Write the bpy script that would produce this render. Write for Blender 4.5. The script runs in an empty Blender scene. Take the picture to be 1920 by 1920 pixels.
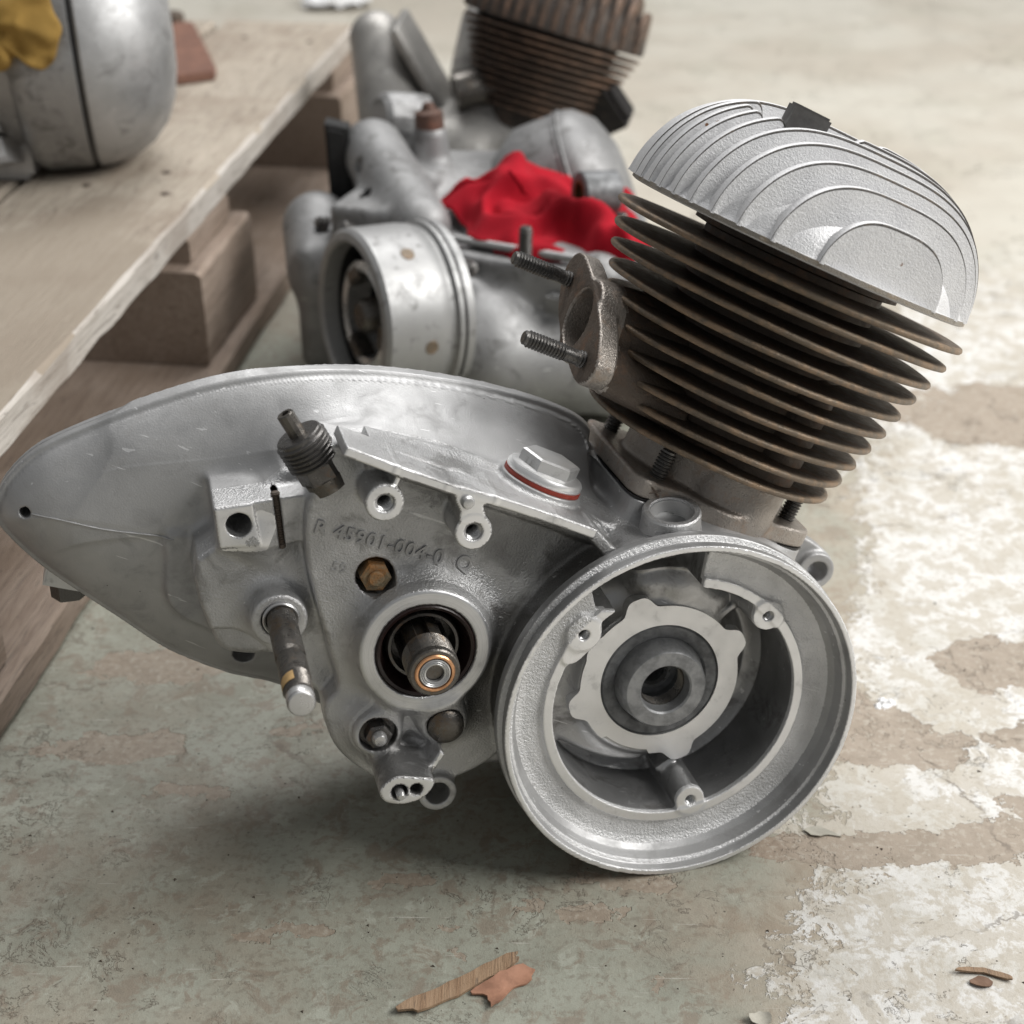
import bpy, bmesh, math, random
import numpy as np
from mathutils import Vector, Matrix, noise as mnoise
random.seed(7); np.random.seed(7)
sc = bpy.context.scene
COL = sc.collection
rad = math.radians

# ------------------------------------------------------------------ camera
CAM_H = 0.5066
cam = bpy.data.cameras.new('camera'); cam_o = bpy.data.objects.new('camera', cam); COL.objects.link(cam_o)
cam_o.location = (0, 0, CAM_H); cam_o.rotation_euler = (rad(60), 0, 0)
cam.sensor_width = 36.0; cam.lens = 36.0 * 2900 / 1920
cam.clip_start = 0.02; cam.clip_end = 60
cam.dof.use_dof = True; cam.dof.focus_distance = 0.68; cam.dof.aperture_fstop = 8.0; cam.dof.aperture_blades = 7
sc.camera = cam_o

# ------------------------------------------------------------------ light: a bright, even hall with a wide window bank to the right and behind
world = bpy.data.worlds.new('World'); sc.world = world; world.use_nodes = True
bgn = world.node_tree.nodes['Background']
bgn.inputs[0].default_value = (0.97, 0.985, 1.0, 1); bgn.inputs[1].default_value = 0.18

def area(name, loc, target, size, power, col=(1, 1, 1)):
    l = bpy.data.lights.new(name, 'AREA'); l.shape = 'RECTANGLE'; l.size, l.size_y = size; l.energy = power; l.color = col
    o = bpy.data.objects.new(name, l); COL.objects.link(o); o.location = loc
    o.rotation_euler = (Vector(target) - Vector(loc)).to_track_quat('-Z', 'Y').to_euler()
    return o
area('window_light', (2.1, 0.55, 1.9), (0.0, 0.75, 0.1), (2.0, 1.2), 80, (1.0, 0.985, 0.96))
area('roof_light', (0.2, 2.2, 2.6), (0.0, 0.8, 0.0), (1.8, 1.2), 48, (1.0, 0.99, 0.98))

sc.view_settings.view_transform = 'Standard'; sc.view_settings.look = 'None'
sc.view_settings.exposure = 0.32; sc.view_settings.gamma = 1.0; sc.view_settings.use_curve_mapping = False
sc.cycles.use_denoising = True
sc.cycles.max_bounces = 6; sc.cycles.diffuse_bounces = 3; sc.cycles.glossy_bounces = 3

# ------------------------------------------------------------------ node helpers
class NT:
    def __init__(self, name):
        self.m = bpy.data.materials.new(name); self.m.use_nodes = True
        self.t = self.m.node_tree; self.b = self.t.nodes['Principled BSDF']
        self.tc = self.t.nodes.new('ShaderNodeTexCoord')
        self.co = self.tc.outputs['Object']
    def n(self, typ, **kw):
        x = self.t.nodes.new(typ)
        for k, v in kw.items(): setattr(x, k, v)
        return x
    def link(self, a, b): self.t.links.new(a, b)
    def put(self, sock, v):
        if isinstance(v, bpy.types.NodeSocket): self.link(v, sock)
        elif v is not None: sock.default_value = v
    def noise(self, scale, detail=4, rough=0.55, co=None, dist=0.0, out='Fac'):
        x = self.n('ShaderNodeTexNoise'); self.put(x.inputs['Vector'], co or self.co)
        x.inputs['Scale'].default_value = scale; x.inputs['Detail'].default_value = detail
        x.inputs['Roughness'].default_value = rough; x.inputs['Distortion'].default_value = dist
        return x.outputs[out]
    def voro(self, scale, co=None, feature='F1', rnd=1.0):
        x = self.n('ShaderNodeTexVoronoi', feature=feature); self.put(x.inputs['Vector'], co or self.co)
        x.inputs['Scale'].default_value = scale; x.inputs['Randomness'].default_value = rnd
        return x.outputs['Distance']
    def ramp(self, fac, a, b, lo=0.0, hi=1.0, smooth=True):
        x = self.n('ShaderNodeMapRange', interpolation_type='SMOOTHSTEP' if smooth else 'LINEAR'); self.put(x.inputs[0], fac)
        for i, v in zip((1, 2, 3, 4), (a, b, lo, hi)): x.inputs[i].default_value = v
        return x.outputs[0]
    def math(self, op, a, b=None, clamp=False):
        x = self.n('ShaderNodeMath', operation=op, use_clamp=clamp); self.put(x.inputs[0], a)
        if b is not None: self.put(x.inputs[1], b)
        return x.outputs[0]
    def mix(self, fac, a, b, mode='MIX'):
        x = self.n('ShaderNodeMix', data_type='RGBA', blend_type=mode); self.put(x.inputs[0], fac)
        self.put(x.inputs[6], a if isinstance(a, bpy.types.NodeSocket) else (*a, 1))
        self.put(x.inputs[7], b if isinstance(b, bpy.types.NodeSocket) else (*b, 1))
        return x.outputs[2]
    def mapping(self, scale=(1, 1, 1), loc=(0, 0, 0), rot=(0, 0, 0), co=None):
        x = self.n('ShaderNodeMapping'); self.put(x.inputs[0], co or self.co)
        x.inputs['Scale'].default_value = scale; x.inputs['Location'].default_value = loc; x.inputs['Rotation'].default_value = rot
        return x.outputs[0]
    def bump(self, h, strength, dist=0.001, prev=None):
        x = self.n('ShaderNodeBump'); x.inputs['Strength'].default_value = strength; x.inputs['Distance'].default_value = dist
        self.put(x.inputs['Height'], h)
        if prev is not None: self.link(prev, x.inputs['Normal'])
        return x.outputs[0]
    def pointiness(self):
        return self.n('ShaderNodeNewGeometry').outputs['Pointiness']
    def done(self, color=None, rough=None, metal=None, normal=None, spec=None):
        self.put(self.b.inputs['Base Color'], color if isinstance(color, bpy.types.NodeSocket) else (*color, 1))
        self.put(self.b.inputs['Roughness'], rough); self.put(self.b.inputs['Metallic'], metal)
        if normal is not None: self.link(normal, self.b.inputs['Normal'])
        if spec is not None: self.b.inputs['Specular IOR Level'].default_value = spec
        return self.m

def aluminium(name, base=0.60, rough=0.42, grain=0.35, gscale=900, stain=0.35, metal=0.65, tint=(1.0, 1.0, 1.0), grime=None):
    k = NT(name)
    q = k.n('ShaderNodeSeparateColor'); k.link(k.noise(60, 5, 0.66, dist=0.5, out='Color'), q.inputs[0]); m0, m1, m2 = q.outputs[0], q.outputs[1], q.outputs[2]
    big = k.noise(18, 3, 0.6); fine = k.noise(gscale, 3, 0.65)
    c0 = tuple(base * t for t in tint); c1 = tuple(base * 0.76 * t for t in tint)
    col = k.mix(k.ramp(big, 0.35, 0.66), c0, c1)
    col = k.mix(k.math('MULTIPLY', k.ramp(m0, 0.52, 0.70), stain), col, tuple(base * 0.40 * t for t in (1.0, 0.97, 0.93)))
    col = k.mix(k.math('MULTIPLY', k.ramp(m2, 0.56, 0.66), stain * 0.5), col, tuple(min(base * 1.25, 0.85) * t for t in tint))
    if grime:
        av = k.n('ShaderNodeVectorMath', operation='MULTIPLY_ADD'); k.link(k.noise(60, 5, 0.66, dist=0.5, out='Color'), av.inputs[0]); av.inputs[1].default_value = (.035, .035, .01); k.link(k.co, av.inputs[2])
        for (gx, gy, rx, ry, st) in grime:
            g = k.n('ShaderNodeTexGradient', gradient_type='SPHERICAL'); k.link(k.mapping((1 / rx, 1 / ry, 0), (-(gx + .0175) / rx, -(gy + .0175) / ry, 0), co=av.outputs[0]), g.inputs[0])
            col = k.mix(k.math('MULTIPLY', k.ramp(g.outputs['Fac'], 0.05, 0.5), st), col, (0.12, 0.115, 0.108))
    pit = k.math('MULTIPLY', k.ramp(k.voro(150), 0.06, 0.025), k.ramp(m1, 0.52, 0.60))
    col = k.mix(pit, col, (0.06, 0.055, 0.05))
    scr = k.noise(26, 2, 0.5, co=k.mapping((1, 14, 14), rot=(0.3, 0.4, 0.7)), dist=0.5)
    col = k.mix(k.math('MULTIPLY', k.ramp(scr, 0.70, 0.725), 0.55), col, (0.84, 0.84, 0.84))
    rr = k.ramp(m0, 0.3, 0.72, rough - 0.08, rough + 0.14)
    bh = k.math('ADD', fine, k.math('ADD', k.math('MULTIPLY', m1, 0.5), k.math('MULTIPLY', pit, -1.2)))
    return k.done(col, rr, metal, k.bump(bh, grain, 0.0010))

def machined(name, base=0.80, rough=0.36, stain=0.3):
    k = NT(name)
    mid = k.noise(130, 5, 0.65); big = k.noise(35, 4)
    col = k.mix(k.math('MULTIPLY', k.ramp(mid, 0.55, 0.72), stain), (base, base, base * 0.995), (base * 0.45, base * 0.44, base * 0.42))
    col = k.mix(k.math('MULTIPLY', k.ramp(big, 0.45, 0.7), 0.25), col, (base * 0.7, base * 0.7, base * 0.7))
    nrm = k.bump(k.noise(1400, 2), 0.10, 0.0006)
    return k.done(col, k.ramp(mid, 0.3, 0.8, rough - 0.06, rough + 0.12), 0.7, nrm)

def turned(name, c):
    """lathe-turned face: fine rings round a centre in the engine's own x,y"""
    k = NT(name); sx = k.n('ShaderNodeSeparateXYZ'); k.link(k.co, sx.inputs[0])
    r = k.math('SQRT', k.math('ADD', k.math('POWER', k.math('SUBTRACT', sx.outputs[0], c[0]), 2.0), k.math('POWER', k.math('SUBTRACT', sx.outputs[1], c[1]), 2.0)))
    cb = k.n('ShaderNodeCombineXYZ'); k.link(r, cb.inputs[0]); rings = k.noise(1500, 3, 0.7, co=cb.outputs[0])
    mid = k.noise(70, 5, 0.65)
    col = k.mix(k.ramp(rings, 0.35, 0.65), (0.66, 0.665, 0.67), (0.54, 0.545, 0.55))
    col = k.mix(k.math('MULTIPLY', k.ramp(mid, 0.5, 0.7), 0.55), col, (0.32, 0.32, 0.32))
    return k.done(col, k.ramp(mid, 0.3, 0.7, 0.30, 0.44), 0.85, k.bump(k.math('ADD', rings, k.math('MULTIPLY', k.noise(500, 3), .6)), 0.35, 0.0004))

def rusty(name, dark=(0.030, 0.026, 0.023), rust=(0.115, 0.062, 0.038), amt=0.5, rough=0.55, metal=0.35, bump=0.5, lift=(0.16, 0.12, 0.085)):
    k = NT(name)
    a = k.noise(55, 6, 0.65, dist=0.4); b = k.noise(260, 5, 0.7); f = k.noise(1100, 3)
    m = k.ramp(k.math('ADD', k.math('MULTIPLY', a, 0.6), k.math('MULTIPLY', b, 0.4)), 0.62 - amt * 0.28, 0.74 - amt * 0.22)
    col = k.mix(m, dark, rust)
    col = k.mix(k.math('MULTIPLY', k.ramp(b, 0.60, 0.70), 0.6), col, lift)
    col = k.mix(k.math('MULTIPLY', k.ramp(f, 0.62, 0.72), 0.4), col, tuple(x * 0.3 for x in dark))
    nrm = k.bump(k.math('ADD', b, f), bump, 0.0009)
    return k.done(col, k.ramp(b, 0.3, 0.75, rough - 0.1, rough + 0.2), metal, nrm)

def plain(name, col, rough=0.5, metal=0.0, var=0.25, scale=220, bump=0.2):
    k = NT(name)
    n = k.noise(scale, 4, 0.6)
    c = k.mix(k.ramp(n, 0.35, 0.7), col, tuple(x * (1 - var) for x in col))
    return k.done(c, k.ramp(n, 0.3, 0.7, rough - 0.05, rough + 0.1), metal, k.bump(k.noise(scale * 4, 3), bump, 0.0005))

M = {}
M['cast'] = aluminium('cast_aluminium', 0.62, 0.38, 0.60, 1000, 0.6, metal=0.8, grime=[(-.076, -.012, .022, .05, .75), (-.085, .045, .05, .02, .5), (-.14, .058, .03, .010, .5), (-.065, .03, .018, .04, .55), (-.108, -.066, .02, .012, .6)])
M['sand'] = aluminium('sand_cast_aluminium', 0.80, 0.48, 0.9, 900, 0.2, metal=0.55)
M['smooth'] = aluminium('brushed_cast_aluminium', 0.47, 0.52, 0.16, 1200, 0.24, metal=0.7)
M['ring'] = aluminium('ring_cast_aluminium', 0.70, 0.42, 0.28, 1100, 0.30)
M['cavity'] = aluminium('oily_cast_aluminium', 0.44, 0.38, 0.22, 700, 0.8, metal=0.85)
M['mach'] = machined('machined_aluminium')
M['turned'] = turned('turned_face', (-0.118, -0.013))
M['machd'] = machined('scuffed_machined_aluminium', 0.62, 0.42, 0.6)
M['iron'] = rusty('dark_rusty_iron', (0.13, 0.104, 0.084), (0.215, 0.140, 0.098), 0.45, 0.50, 0.45, 0.45)
M['ironedge'] = rusty('worn_fin_edge_iron', (0.17, 0.135, 0.10), (0.29, 0.205, 0.135), 0.6, 0.48, 0.5, 0.4, (0.28, 0.23, 0.17))
M['ironbase'] = rusty('brown_iron_flange', (0.36, 0.325, 0.29), (0.37, 0.285, 0.225), 0.45, 0.36, 0.6, 0.45, (0.36, 0.32, 0.28))
M['steel'] = rusty('dark_oiled_steel', (0.15, 0.14, 0.128), (0.16, 0.115, 0.075), 0.35, 0.32, 0.85, 0.2, (0.22, 0.19, 0.16))
M['thread'] = rusty('threaded_steel', (0.13, 0.125, 0.12), (0.20, 0.135, 0.095), 0.30, 0.34, 0.85, 0.25, (0.32, 0.29, 0.26))
M['rustbolt'] = rusty('orange_rusted_steel', (0.24, 0.19, 0.12), (0.36, 0.17, 0.055), 0.65, 0.6, 0.3, 0.6, (0.42, 0.33, 0.2))
M['brightsteel'] = machined('bright_steel', 0.55, 0.30, 0.45)
M['copper'] = plain('copper_washer', (0.80, 0.44, 0.24), 0.35, 0.95, 0.3)
M['black'] = plain('black_rubber', (0.012, 0.011, 0.011), 0.35, 0.0)
M['seal'] = plain('dark_red_brown_seal', (0.020, 0.010, 0.009), 0.32, 0.1)
M['greyrubber'] = plain('grey_hub_metal', (0.33, 0.335, 0.34), 0.5, 0.55, 0.35, 160, 0.35)
M['charcoal'] = plain('charcoal_seal', (0.19, 0.195, 0.20), 0.5, 0.3, 0.45, 140, 0.5)
M['void'] = plain('dark_bore', (0.012, 0.012, 0.012), 0.6)
M['bgdrum'] = machined('dull_turned_aluminium', 0.36, 0.52, 0.8)
M['bg'] = aluminium('grimy_grey_aluminium', 0.31, 0.58, 0.2, 500, 0.7, metal=0.6)
M['redwasher'] = plain('red_fibre_washer', (0.30, 0.035, 0.018), 0.5)
# ------------------------------------------------------------------ object helpers
def thing(name, label, cat, loc=(0, 0, 0), rotz=0.0, group=None):
    o = bpy.data.objects.new(name, None); COL.objects.link(o); o.empty_display_size = 0.05
    o.location = loc; o.rotation_euler = (0, 0, rotz); o['label'] = label; o['category'] = cat
    if group: o['group'] = group
    return o
def tag(o, label, cat, group=None):
    o['label'] = label; o['category'] = cat
    if group: o['group'] = group
    return o
def meshobj(name, me, mats, parent=None, mat4=None):
    o = bpy.data.objects.new(name, me); COL.objects.link(o)
    for m in (mats if isinstance(mats, (list, tuple)) else [mats]):
        if m is not None and len(me.materials) < (len(mats) if isinstance(mats, (list, tuple)) else 1): me.materials.append(m)
    if parent is not None: o.parent = parent
    if mat4 is not None: o.matrix_basis = mat4
    return o
def smooth(me, ang=38):
    me.polygons.foreach_set('use_smooth', [True] * len(me.polygons))
    if ang is not None: me.set_sharp_from_angle(angle=rad(ang))
    return me
def pymesh(name, v, f, ang=38):
    me = bpy.data.meshes.new(name); me.from_pydata([tuple(p) for p in v], [], [tuple(q) for q in f]); me.update()
    bm = bmesh.new(); bm.from_mesh(me); bmesh.ops.recalc_face_normals(bm, faces=bm.faces); bm.to_mesh(me); bm.free()
    return smooth(me, ang)
def bm2me(name, bm, ang=38):
    bmesh.ops.recalc_face_normals(bm, faces=bm.faces)
    me = bpy.data.meshes.new(name); bm.to_mesh(me); bm.free(); return smooth(me, ang)

MM = 0.001
def frame(origin, zdir, xhint=None):
    """4x4 placing local z along zdir at origin (given in mm of the parent frame)"""
    z = Vector(zdir).normalized()
    x = Vector(xhint) if xhint is not None else (Vector((1, 0, 0)) if abs(z.x) < 0.9 else Vector((0, 1, 0)))
    x = (x - z * x.dot(z)).normalized(); y = z.cross(x)
    m = Matrix((x, y, z)).transposed().to_4x4(); m.translation = Vector(origin) * MM
    return m
def lathe(prof, n=64, a0=0.0, a1=2 * math.pi, closed=False, name='lathe', ang=38, wob=0.0):
    """profile [(r,z)] in mm turned round z; r==0 ends are capped"""
    full = abs(a1 - a0 - 2 * math.pi) < 1e-6
    v = []; f = []; idx = []
    for (r, z) in prof:
        if r < 1e-6: idx.append([len(v)]); v.append((0, 0, z * MM))
        else:
            row = []
            for i in range(n if full else n + 1):
                t = a0 + (a1 - a0) * i / n
                rr = r + wob * math.sin(3 * t + z) if wob else r
                row.append(len(v)); v.append((rr * MM * math.cos(t), rr * MM * math.sin(t), z * MM))
            idx.append(row)
    pairs = list(zip(idx[:-1], idx[1:])) + ([(idx[-1], idx[0])] if closed else [])
    for A, B in pairs:
        if len(A) == 1 and len(B) == 1: continue
        m = max(len(A), len(B)); rng = m if full else m - 1
        for i in range(rng):
            j = (i + 1) % m
            if len(A) == 1: f.append((A[0], B[i], B[j]))
            elif len(B) == 1: f.append((A[i], A[j], B[0]))
            else: f.append((A[i], A[j], B[j], B[i]))
    return pymesh(name, v, f, ang)
def thread_prof(r, z0, z1, pitch=1.5, depth=0.8, cap=True, chamfer=1.0):
    p = [(0, z0), (r - depth, z0)] if cap else [(r - depth, z0)]
    z = z0
    while z + pitch <= z1 - chamfer:
        p += [(r - depth, z + pitch * .15), (r, z + pitch * .5), (r, z + pitch * .62), (r - depth, z + pitch * .95)]; z += pitch
    p += [(r - depth, z1 - chamfer * .6), (r - depth - chamfer * .6, z1), (0, z1)]
    return p
def prism(poly, z0, z1, bev=0.6, name='prism', seg=2, holes=(), ang=38):
    """extruded 2-D polygon (mm) with bevelled rims"""
    bm = bmesh.new()
    vs = [bm.verts.new((x * MM, y * MM, z1 * MM)) for x, y in poly]
    fa = bm.faces.new(vs)
    r = bmesh.ops.extrude_face_region(bm, geom=[fa])
    bmesh.ops.translate(bm, verts=[e for e in r['geom'] if isinstance(e, bmesh.types.BMVert)], vec=(0, 0, (z0 - z1) * MM))
    bm.faces.ensure_lookup_table()
    bmesh.ops.recalc_face_normals(bm, faces=bm.faces)
    if bev > 0:
        rims = [e for e in bm.edges if len(e.link_faces) == 2 and e.calc_face_angle(0) > 0.6 and abs(e.verts[0].co.z - e.verts[1].co.z) < 1e-7]
        bmesh.ops.bevel(bm, geom=rims, offset=bev * MM, segments=seg, affect='EDGES', clamp_overlap=True)
    return bm2me(name, bm, ang)
def hexa(af, z0, z1, cham=1.2, name='hex', bore=0.0, rot=0.0, n=6):
    """hex head, across flats af, chamfered top"""
    R = af / math.sqrt(3) if n == 6 else af / 2 / math.cos(math.pi / n)
    out = [(R * math.cos(rot + 2 * math.pi * i / n), R * math.sin(rot + 2 * math.pi * i / n)) for i in range(n)]
    inn = [(x * (1 - cham / R), y * (1 - cham / R)) for x, y in out]
    v = [(x * MM, y * MM, z0 * MM) for x, y in out] + [(x * MM, y * MM, (z1 - cham * .55) * MM) for x, y in out] + [(x * MM, y * MM, z1 * MM) for x, y in inn]
    f = []
    for a in range(n):
        b = (a + 1) % n
        f += [(a, b, n + b, n + a), (n + a, n + b, 2 * n + b, 2 * n + a)]
    f.append(tuple(range(2 * n, 3 * n))); f.append(tuple(range(n))[::-1])
    return pymesh(name, v, f, 25)
def catmull(pts, k=6, closed=True):
    P = [np.array(p, float) for p in pts]; n = len(P); out = []
    for i in range(n if closed else n - 1):
        a, b, c_, d = (P[(i - 1) % n], P[i], P[(i + 1) % n], P[(i + 2) % n]) if closed else (P[max(i - 1, 0)], P[i], P[i + 1], P[min(i + 2, n - 1)])
        for j in range(k):
            t = j / k
            out.append(tuple(0.5 * ((2 * b) + (-a + c_) * t + (2 * a - 5 * b + 4 * c_ - d) * t * t + (-a + 3 * b - 3 * c_ + d) * t ** 3)))
    if not closed: out.append(tuple(P[-1]))
    return out
def tube(pts, r, n=8, name='tube', taper=None, ang=60):
    """round tube through points in mm (list of 3-vectors); r scalar or list"""
    P = [Vector(p) for p in pts]; v = []; f = []
    up = Vector((0, 0, 1)); prevx = None
    for i, p in enumerate(P):
        t = (P[min(i + 1, len(P) - 1)] - P[max(i - 1, 0)]).normalized()
        x = prevx if prevx is not None else (up if abs(t.dot(up)) < .9 else Vector((1, 0, 0)))
        x = (x - t * x.dot(t)).normalized(); prevx = x; y = t.cross(x)
        rr = r[i] if isinstance(r, (list, tuple)) else r
        for k in range(n):
            a = 2 * math.pi * k / n; q = p + x * (rr * math.cos(a)) + y * (rr * math.sin(a)); v.append(q * MM)
    for i in range(len(P) - 1):
        for k in range(n):
            f.append((i * n + k, i * n + (k + 1) % n, (i + 1) * n + (k + 1) % n, (i + 1) * n + k))
    f.append(tuple(range(n))[::-1]); f.append(tuple(range((len(P) - 1) * n, len(P) * n)))
    return pymesh(name, v, f, ang)

# ------------------------------------------------------------------ distance-field casting: smooth unions of real volumes, meshed with surface nets
def poly_sdf(px, py, poly):
    """signed distance (neg inside) of arrays px,py to polygon"""
    P = np.array(poly, np.float32); d = np.full(np.broadcast(px, py).shape, 1e12, np.float32); s = np.ones_like(d)
    px = np.broadcast_to(px, d.shape).astype(np.float32); py = np.broadcast_to(py, d.shape).astype(np.float32)
    n = len(P)
    for i in range(n):
        a = P[i]; b = P[i - 1]; ex, ey = b - a; wx = px - a[0]; wy = py - a[1]
        t = np.clip((wx * ex + wy * ey) / max(ex * ex + ey * ey, 1e-9), 0, 1)
        bx = wx - ex * t; by = wy - ey * t; d = np.minimum(d, bx * bx + by * by)
        c1 = py >= a[1]; c2 = py < b[1]; c3 = ex * wy > ey * wx
        fl = (c1 & c2 & c3) | (~c1 & ~c2 & ~c3); s = np.where(fl, -s, s)
    return s * np.sqrt(d)
def smin(a, b, k):
    if k <= 0: return np.minimum(a, b)
    h = np.maximum(k - np.abs(a - b), 0) / k
    return np.minimum(a, b) - h * h * k * 0.25
class Vox:
    def __init__(s, lo, hi, h):
        s.lo = np.array(lo, np.float32); s.h = h
        s.n = [int(math.ceil((b - a) / h)) + 1 for a, b in zip(lo, hi)]
        s.ax = [s.lo[i] + h * np.arange(s.n[i], dtype=np.float32) for i in range(3)]
        s.F = np.full(s.n, 50.0, np.float32)
    def block(s, box, pad):
        sl = []
        for i in range(3):
            a = 0 if box is None else max(0, int((box[i] - pad - s.lo[i]) / s.h) - 1)
            b = s.n[i] if box is None else min(s.n[i], int((box[i + 3] + pad - s.lo[i]) / s.h) + 3)
            sl.append(slice(a, max(a, b)))
        x = s.ax[0][sl[0]][:, None, None]; y = s.ax[1][sl[1]][None, :, None]; z = s.ax[2][sl[2]][None, None, :]
        return tuple(sl), x, y, z
    def op(s, fn, box, k=0.0, cut=False):
        sl, x, y, z = s.block(box, k + 3)
        if 0 in s.F[sl].shape: return
        g = np.broadcast_to(fn(x, y, z), s.F[sl].shape)
        s.F[sl] = -smin(-s.F[sl], g, k) if cut else smin(s.F[sl], g, k)
    # primitives; a = axis index 0/1/2 along which the shape is extruded
    def ext(s, poly, z0, z1, r=1.0, k=0.0, a=2, cut=False):
        o = [i for i in range(3) if i != a]; P = np.array(poly); box = [0] * 6
        box[o[0]], box[o[1]], box[a] = P[:, 0].min(), P[:, 1].min(), z0
        box[o[0] + 3], box[o[1] + 3], box[a + 3] = P[:, 0].max(), P[:, 1].max(), z1
        def fn(x, y, z):
            c = (x, y, z); p, q, w = c[o[0]], c[o[1]], c[a]
            d2 = poly_sdf(p, q, poly) + r; dz = np.abs(w - (z0 + z1) / 2) - (z1 - z0) / 2 + r
            return np.minimum(np.maximum(d2, dz), 0) + np.sqrt(np.maximum(d2, 0) ** 2 + np.maximum(dz, 0) ** 2) - r
        s.op(fn, box, k, cut)
    def cyl(s, c, r0, z0, z1, r=0.8, k=0.0, a=2, cut=False, r1=None):
        """cylinder or cone along axis a; r0 radius at z0, r1 at z1"""
        o = [i for i in range(3) if i != a]; r1 = r0 if r1 is None else r1; R = max(r0, r1); box = [0] * 6
        box[o[0]], box[o[1]], box[a] = c[0] - R, c[1] - R, z0
        box[o[0] + 3], box[o[1] + 3], box[a + 3] = c[0] + R, c[1] + R, z1
        sl = (r1 - r0) / (z1 - z0); cs = 1 / math.sqrt(1 + sl * sl)
        def fn(x, y, z):
            cc = (x, y, z); p, q, w = cc[o[0]] - c[0], cc[o[1]] - c[1], cc[a]
            d2 = (np.sqrt(p * p + q * q) - (r0 + sl * (np.clip(w, z0, z1) - z0))) * cs + r; dz = np.abs(w - (z0 + z1) / 2) - (z1 - z0) / 2 + r
            return np.minimum(np.maximum(d2, dz), 0) + np.sqrt(np.maximum(d2, 0) ** 2 + np.maximum(dz, 0) ** 2) - r
        s.op(fn, box, k, cut)
    def cap(s, p, q, r, k=0.0, cut=False, r2=None):
        p = np.array(p, np.float32); q = np.array(q, np.float32); r2 = r if r2 is None else r2; R = max(r, r2)
        box = [*(np.minimum(p, q) - R), *(np.maximum(p, q) + R)]
        def fn(x, y, z):
            b = q - p; t = np.clip(((x - p[0]) * b[0] + (y - p[1]) * b[1] + (z - p[2]) * b[2]) / float(b @ b + 1e-9), 0, 1)
            return np.sqrt((x - p[0] - b[0] * t) ** 2 + (y - p[1] - b[1] * t) ** 2 + (z - p[2] - b[2] * t) ** 2) - (r + (r2 - r) * t)
        s.op(fn, box, k, cut)
    def box(s, c, half, r=1.0, k=0.0, rot=None, cut=False):
        c = np.array(c, np.float32); H = np.array(half, np.float32); Rm = np.eye(3, dtype=np.float32) if rot is None else np.array(rot, np.float32)
        e = np.abs(Rm) @ H; bx = [*(c - e), *(c + e)]
        def fn(x, y, z):
            p = (x - c[0], y - c[1], z - c[2]); g = 0; m = None
            for i in range(3):
                l = np.abs(p[0] * Rm[0, i] + p[1] * Rm[1, i] + p[2] * Rm[2, i]) - H[i] + r
                g = g + np.maximum(l, 0) ** 2; m = l if m is None else np.maximum(m, l)
            return np.sqrt(g) + np.minimum(m, 0) - r
        s.op(fn, bx, k, cut)
    def mesh(s, name):
        F = s.F; n = s.n; neg = F < 0
        c = np.zeros([k - 1 for k in n], np.int8)
        offs = [(i, j, k) for i in (0, 1) for j in (0, 1) for k in (0, 1)]
        for (i, j, k) in offs: c += neg[i:n[0] - 1 + i, j:n[1] - 1 + j, k:n[2] - 1 + k]
        act = (c > 0) & (c < 8); I = np.argwhere(act); del c
        vid = np.full(act.shape, -1, np.int32); vid[act] = np.arange(len(I)); del act
        val = np.stack([F[I[:, 0] + i, I[:, 1] + j, I[:, 2] + k] for (i, j, k) in offs], 1)
        co = np.array(offs, np.float32); acc = np.zeros((len(I), 3), np.float32); cnt = np.zeros(len(I), np.float32)
        for a in range(8):
            for b in range(a + 1, 8):
                if np.abs(co[a] - co[b]).sum() != 1: continue
                va, vb = val[:, a], val[:, b]; x = (va < 0) != (vb < 0)
                t = np.where(x, va / np.where(x, va - vb, 1), 0)[:, None]
                acc += np.where(x[:, None], co[a] + t * (co[b] - co[a]), 0); cnt += x
        P = I + acc / cnt[:, None]
        fx = acc / cnt[:, None]
        # gradient for normals (trilinear of corner values)
        def tri(d):
            o = [q for q in range(3) if q != d]; g = 0
            for u in (0, 1):
                for w in (0, 1):
                    lo = [0, 0, 0]; hi = [0, 0, 0]; lo[o[0]] = hi[o[0]] = u; lo[o[1]] = hi[o[1]] = w; hi[d] = 1
                    wt = (fx[:, o[0]] if u else 1 - fx[:, o[0]]) * (fx[:, o[1]] if w else 1 - fx[:, o[1]])
                    g = g + wt * (val[:, offs.index(tuple(hi))] - val[:, offs.index(tuple(lo))])
            return g
        N = np.stack([tri(0), tri(1), tri(2)], 1); N /= np.maximum(np.linalg.norm(N, axis=1, keepdims=True), 1e-9)
        quads = []
        for d in range(3):
            o = [(d + 1) % 3, (d + 2) % 3]
            sl0 = [slice(1, n[q] - 1) for q in range(3)]; sl1 = list(sl0); sl0[d] = slice(0, n[d] - 1); sl1[d] = slice(1, n[d])
            a = neg[tuple(sl0)]; b = neg[tuple(sl1)]; E = np.argwhere(a != b)
            if not len(E): continue
            sg = a[tuple(E.T)]; base = E.copy()
            for q in range(3):
                if q != d: base[:, q] += 1
            def g(du, dv):
                t = base.copy(); t[:, o[0]] += du; t[:, o[1]] += dv; return vid[t[:, 0], t[:, 1], t[:, 2]]
            qd = np.stack([g(-1, -1), g(0, -1), g(0, 0), g(-1, 0)], 1)
            qd[~sg] = qd[~sg][:, ::-1]; quads.append(qd)
        Q = np.concatenate(quads); Q = Q[(Q >= 0).all(1)]
        V = (P * s.h + s.lo) * MM
        me = bpy.data.meshes.new(name); me.vertices.add(len(V)); me.vertices.foreach_set('co', V.astype(np.float32).ravel())
        me.loops.add(Q.size); me.loops.foreach_set('vertex_index', Q.astype(np.int32).ravel())
        me.polygons.add(len(Q)); me.polygons.foreach_set('loop_start', np.arange(0, Q.size, 4, dtype=np.int32))
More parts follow.
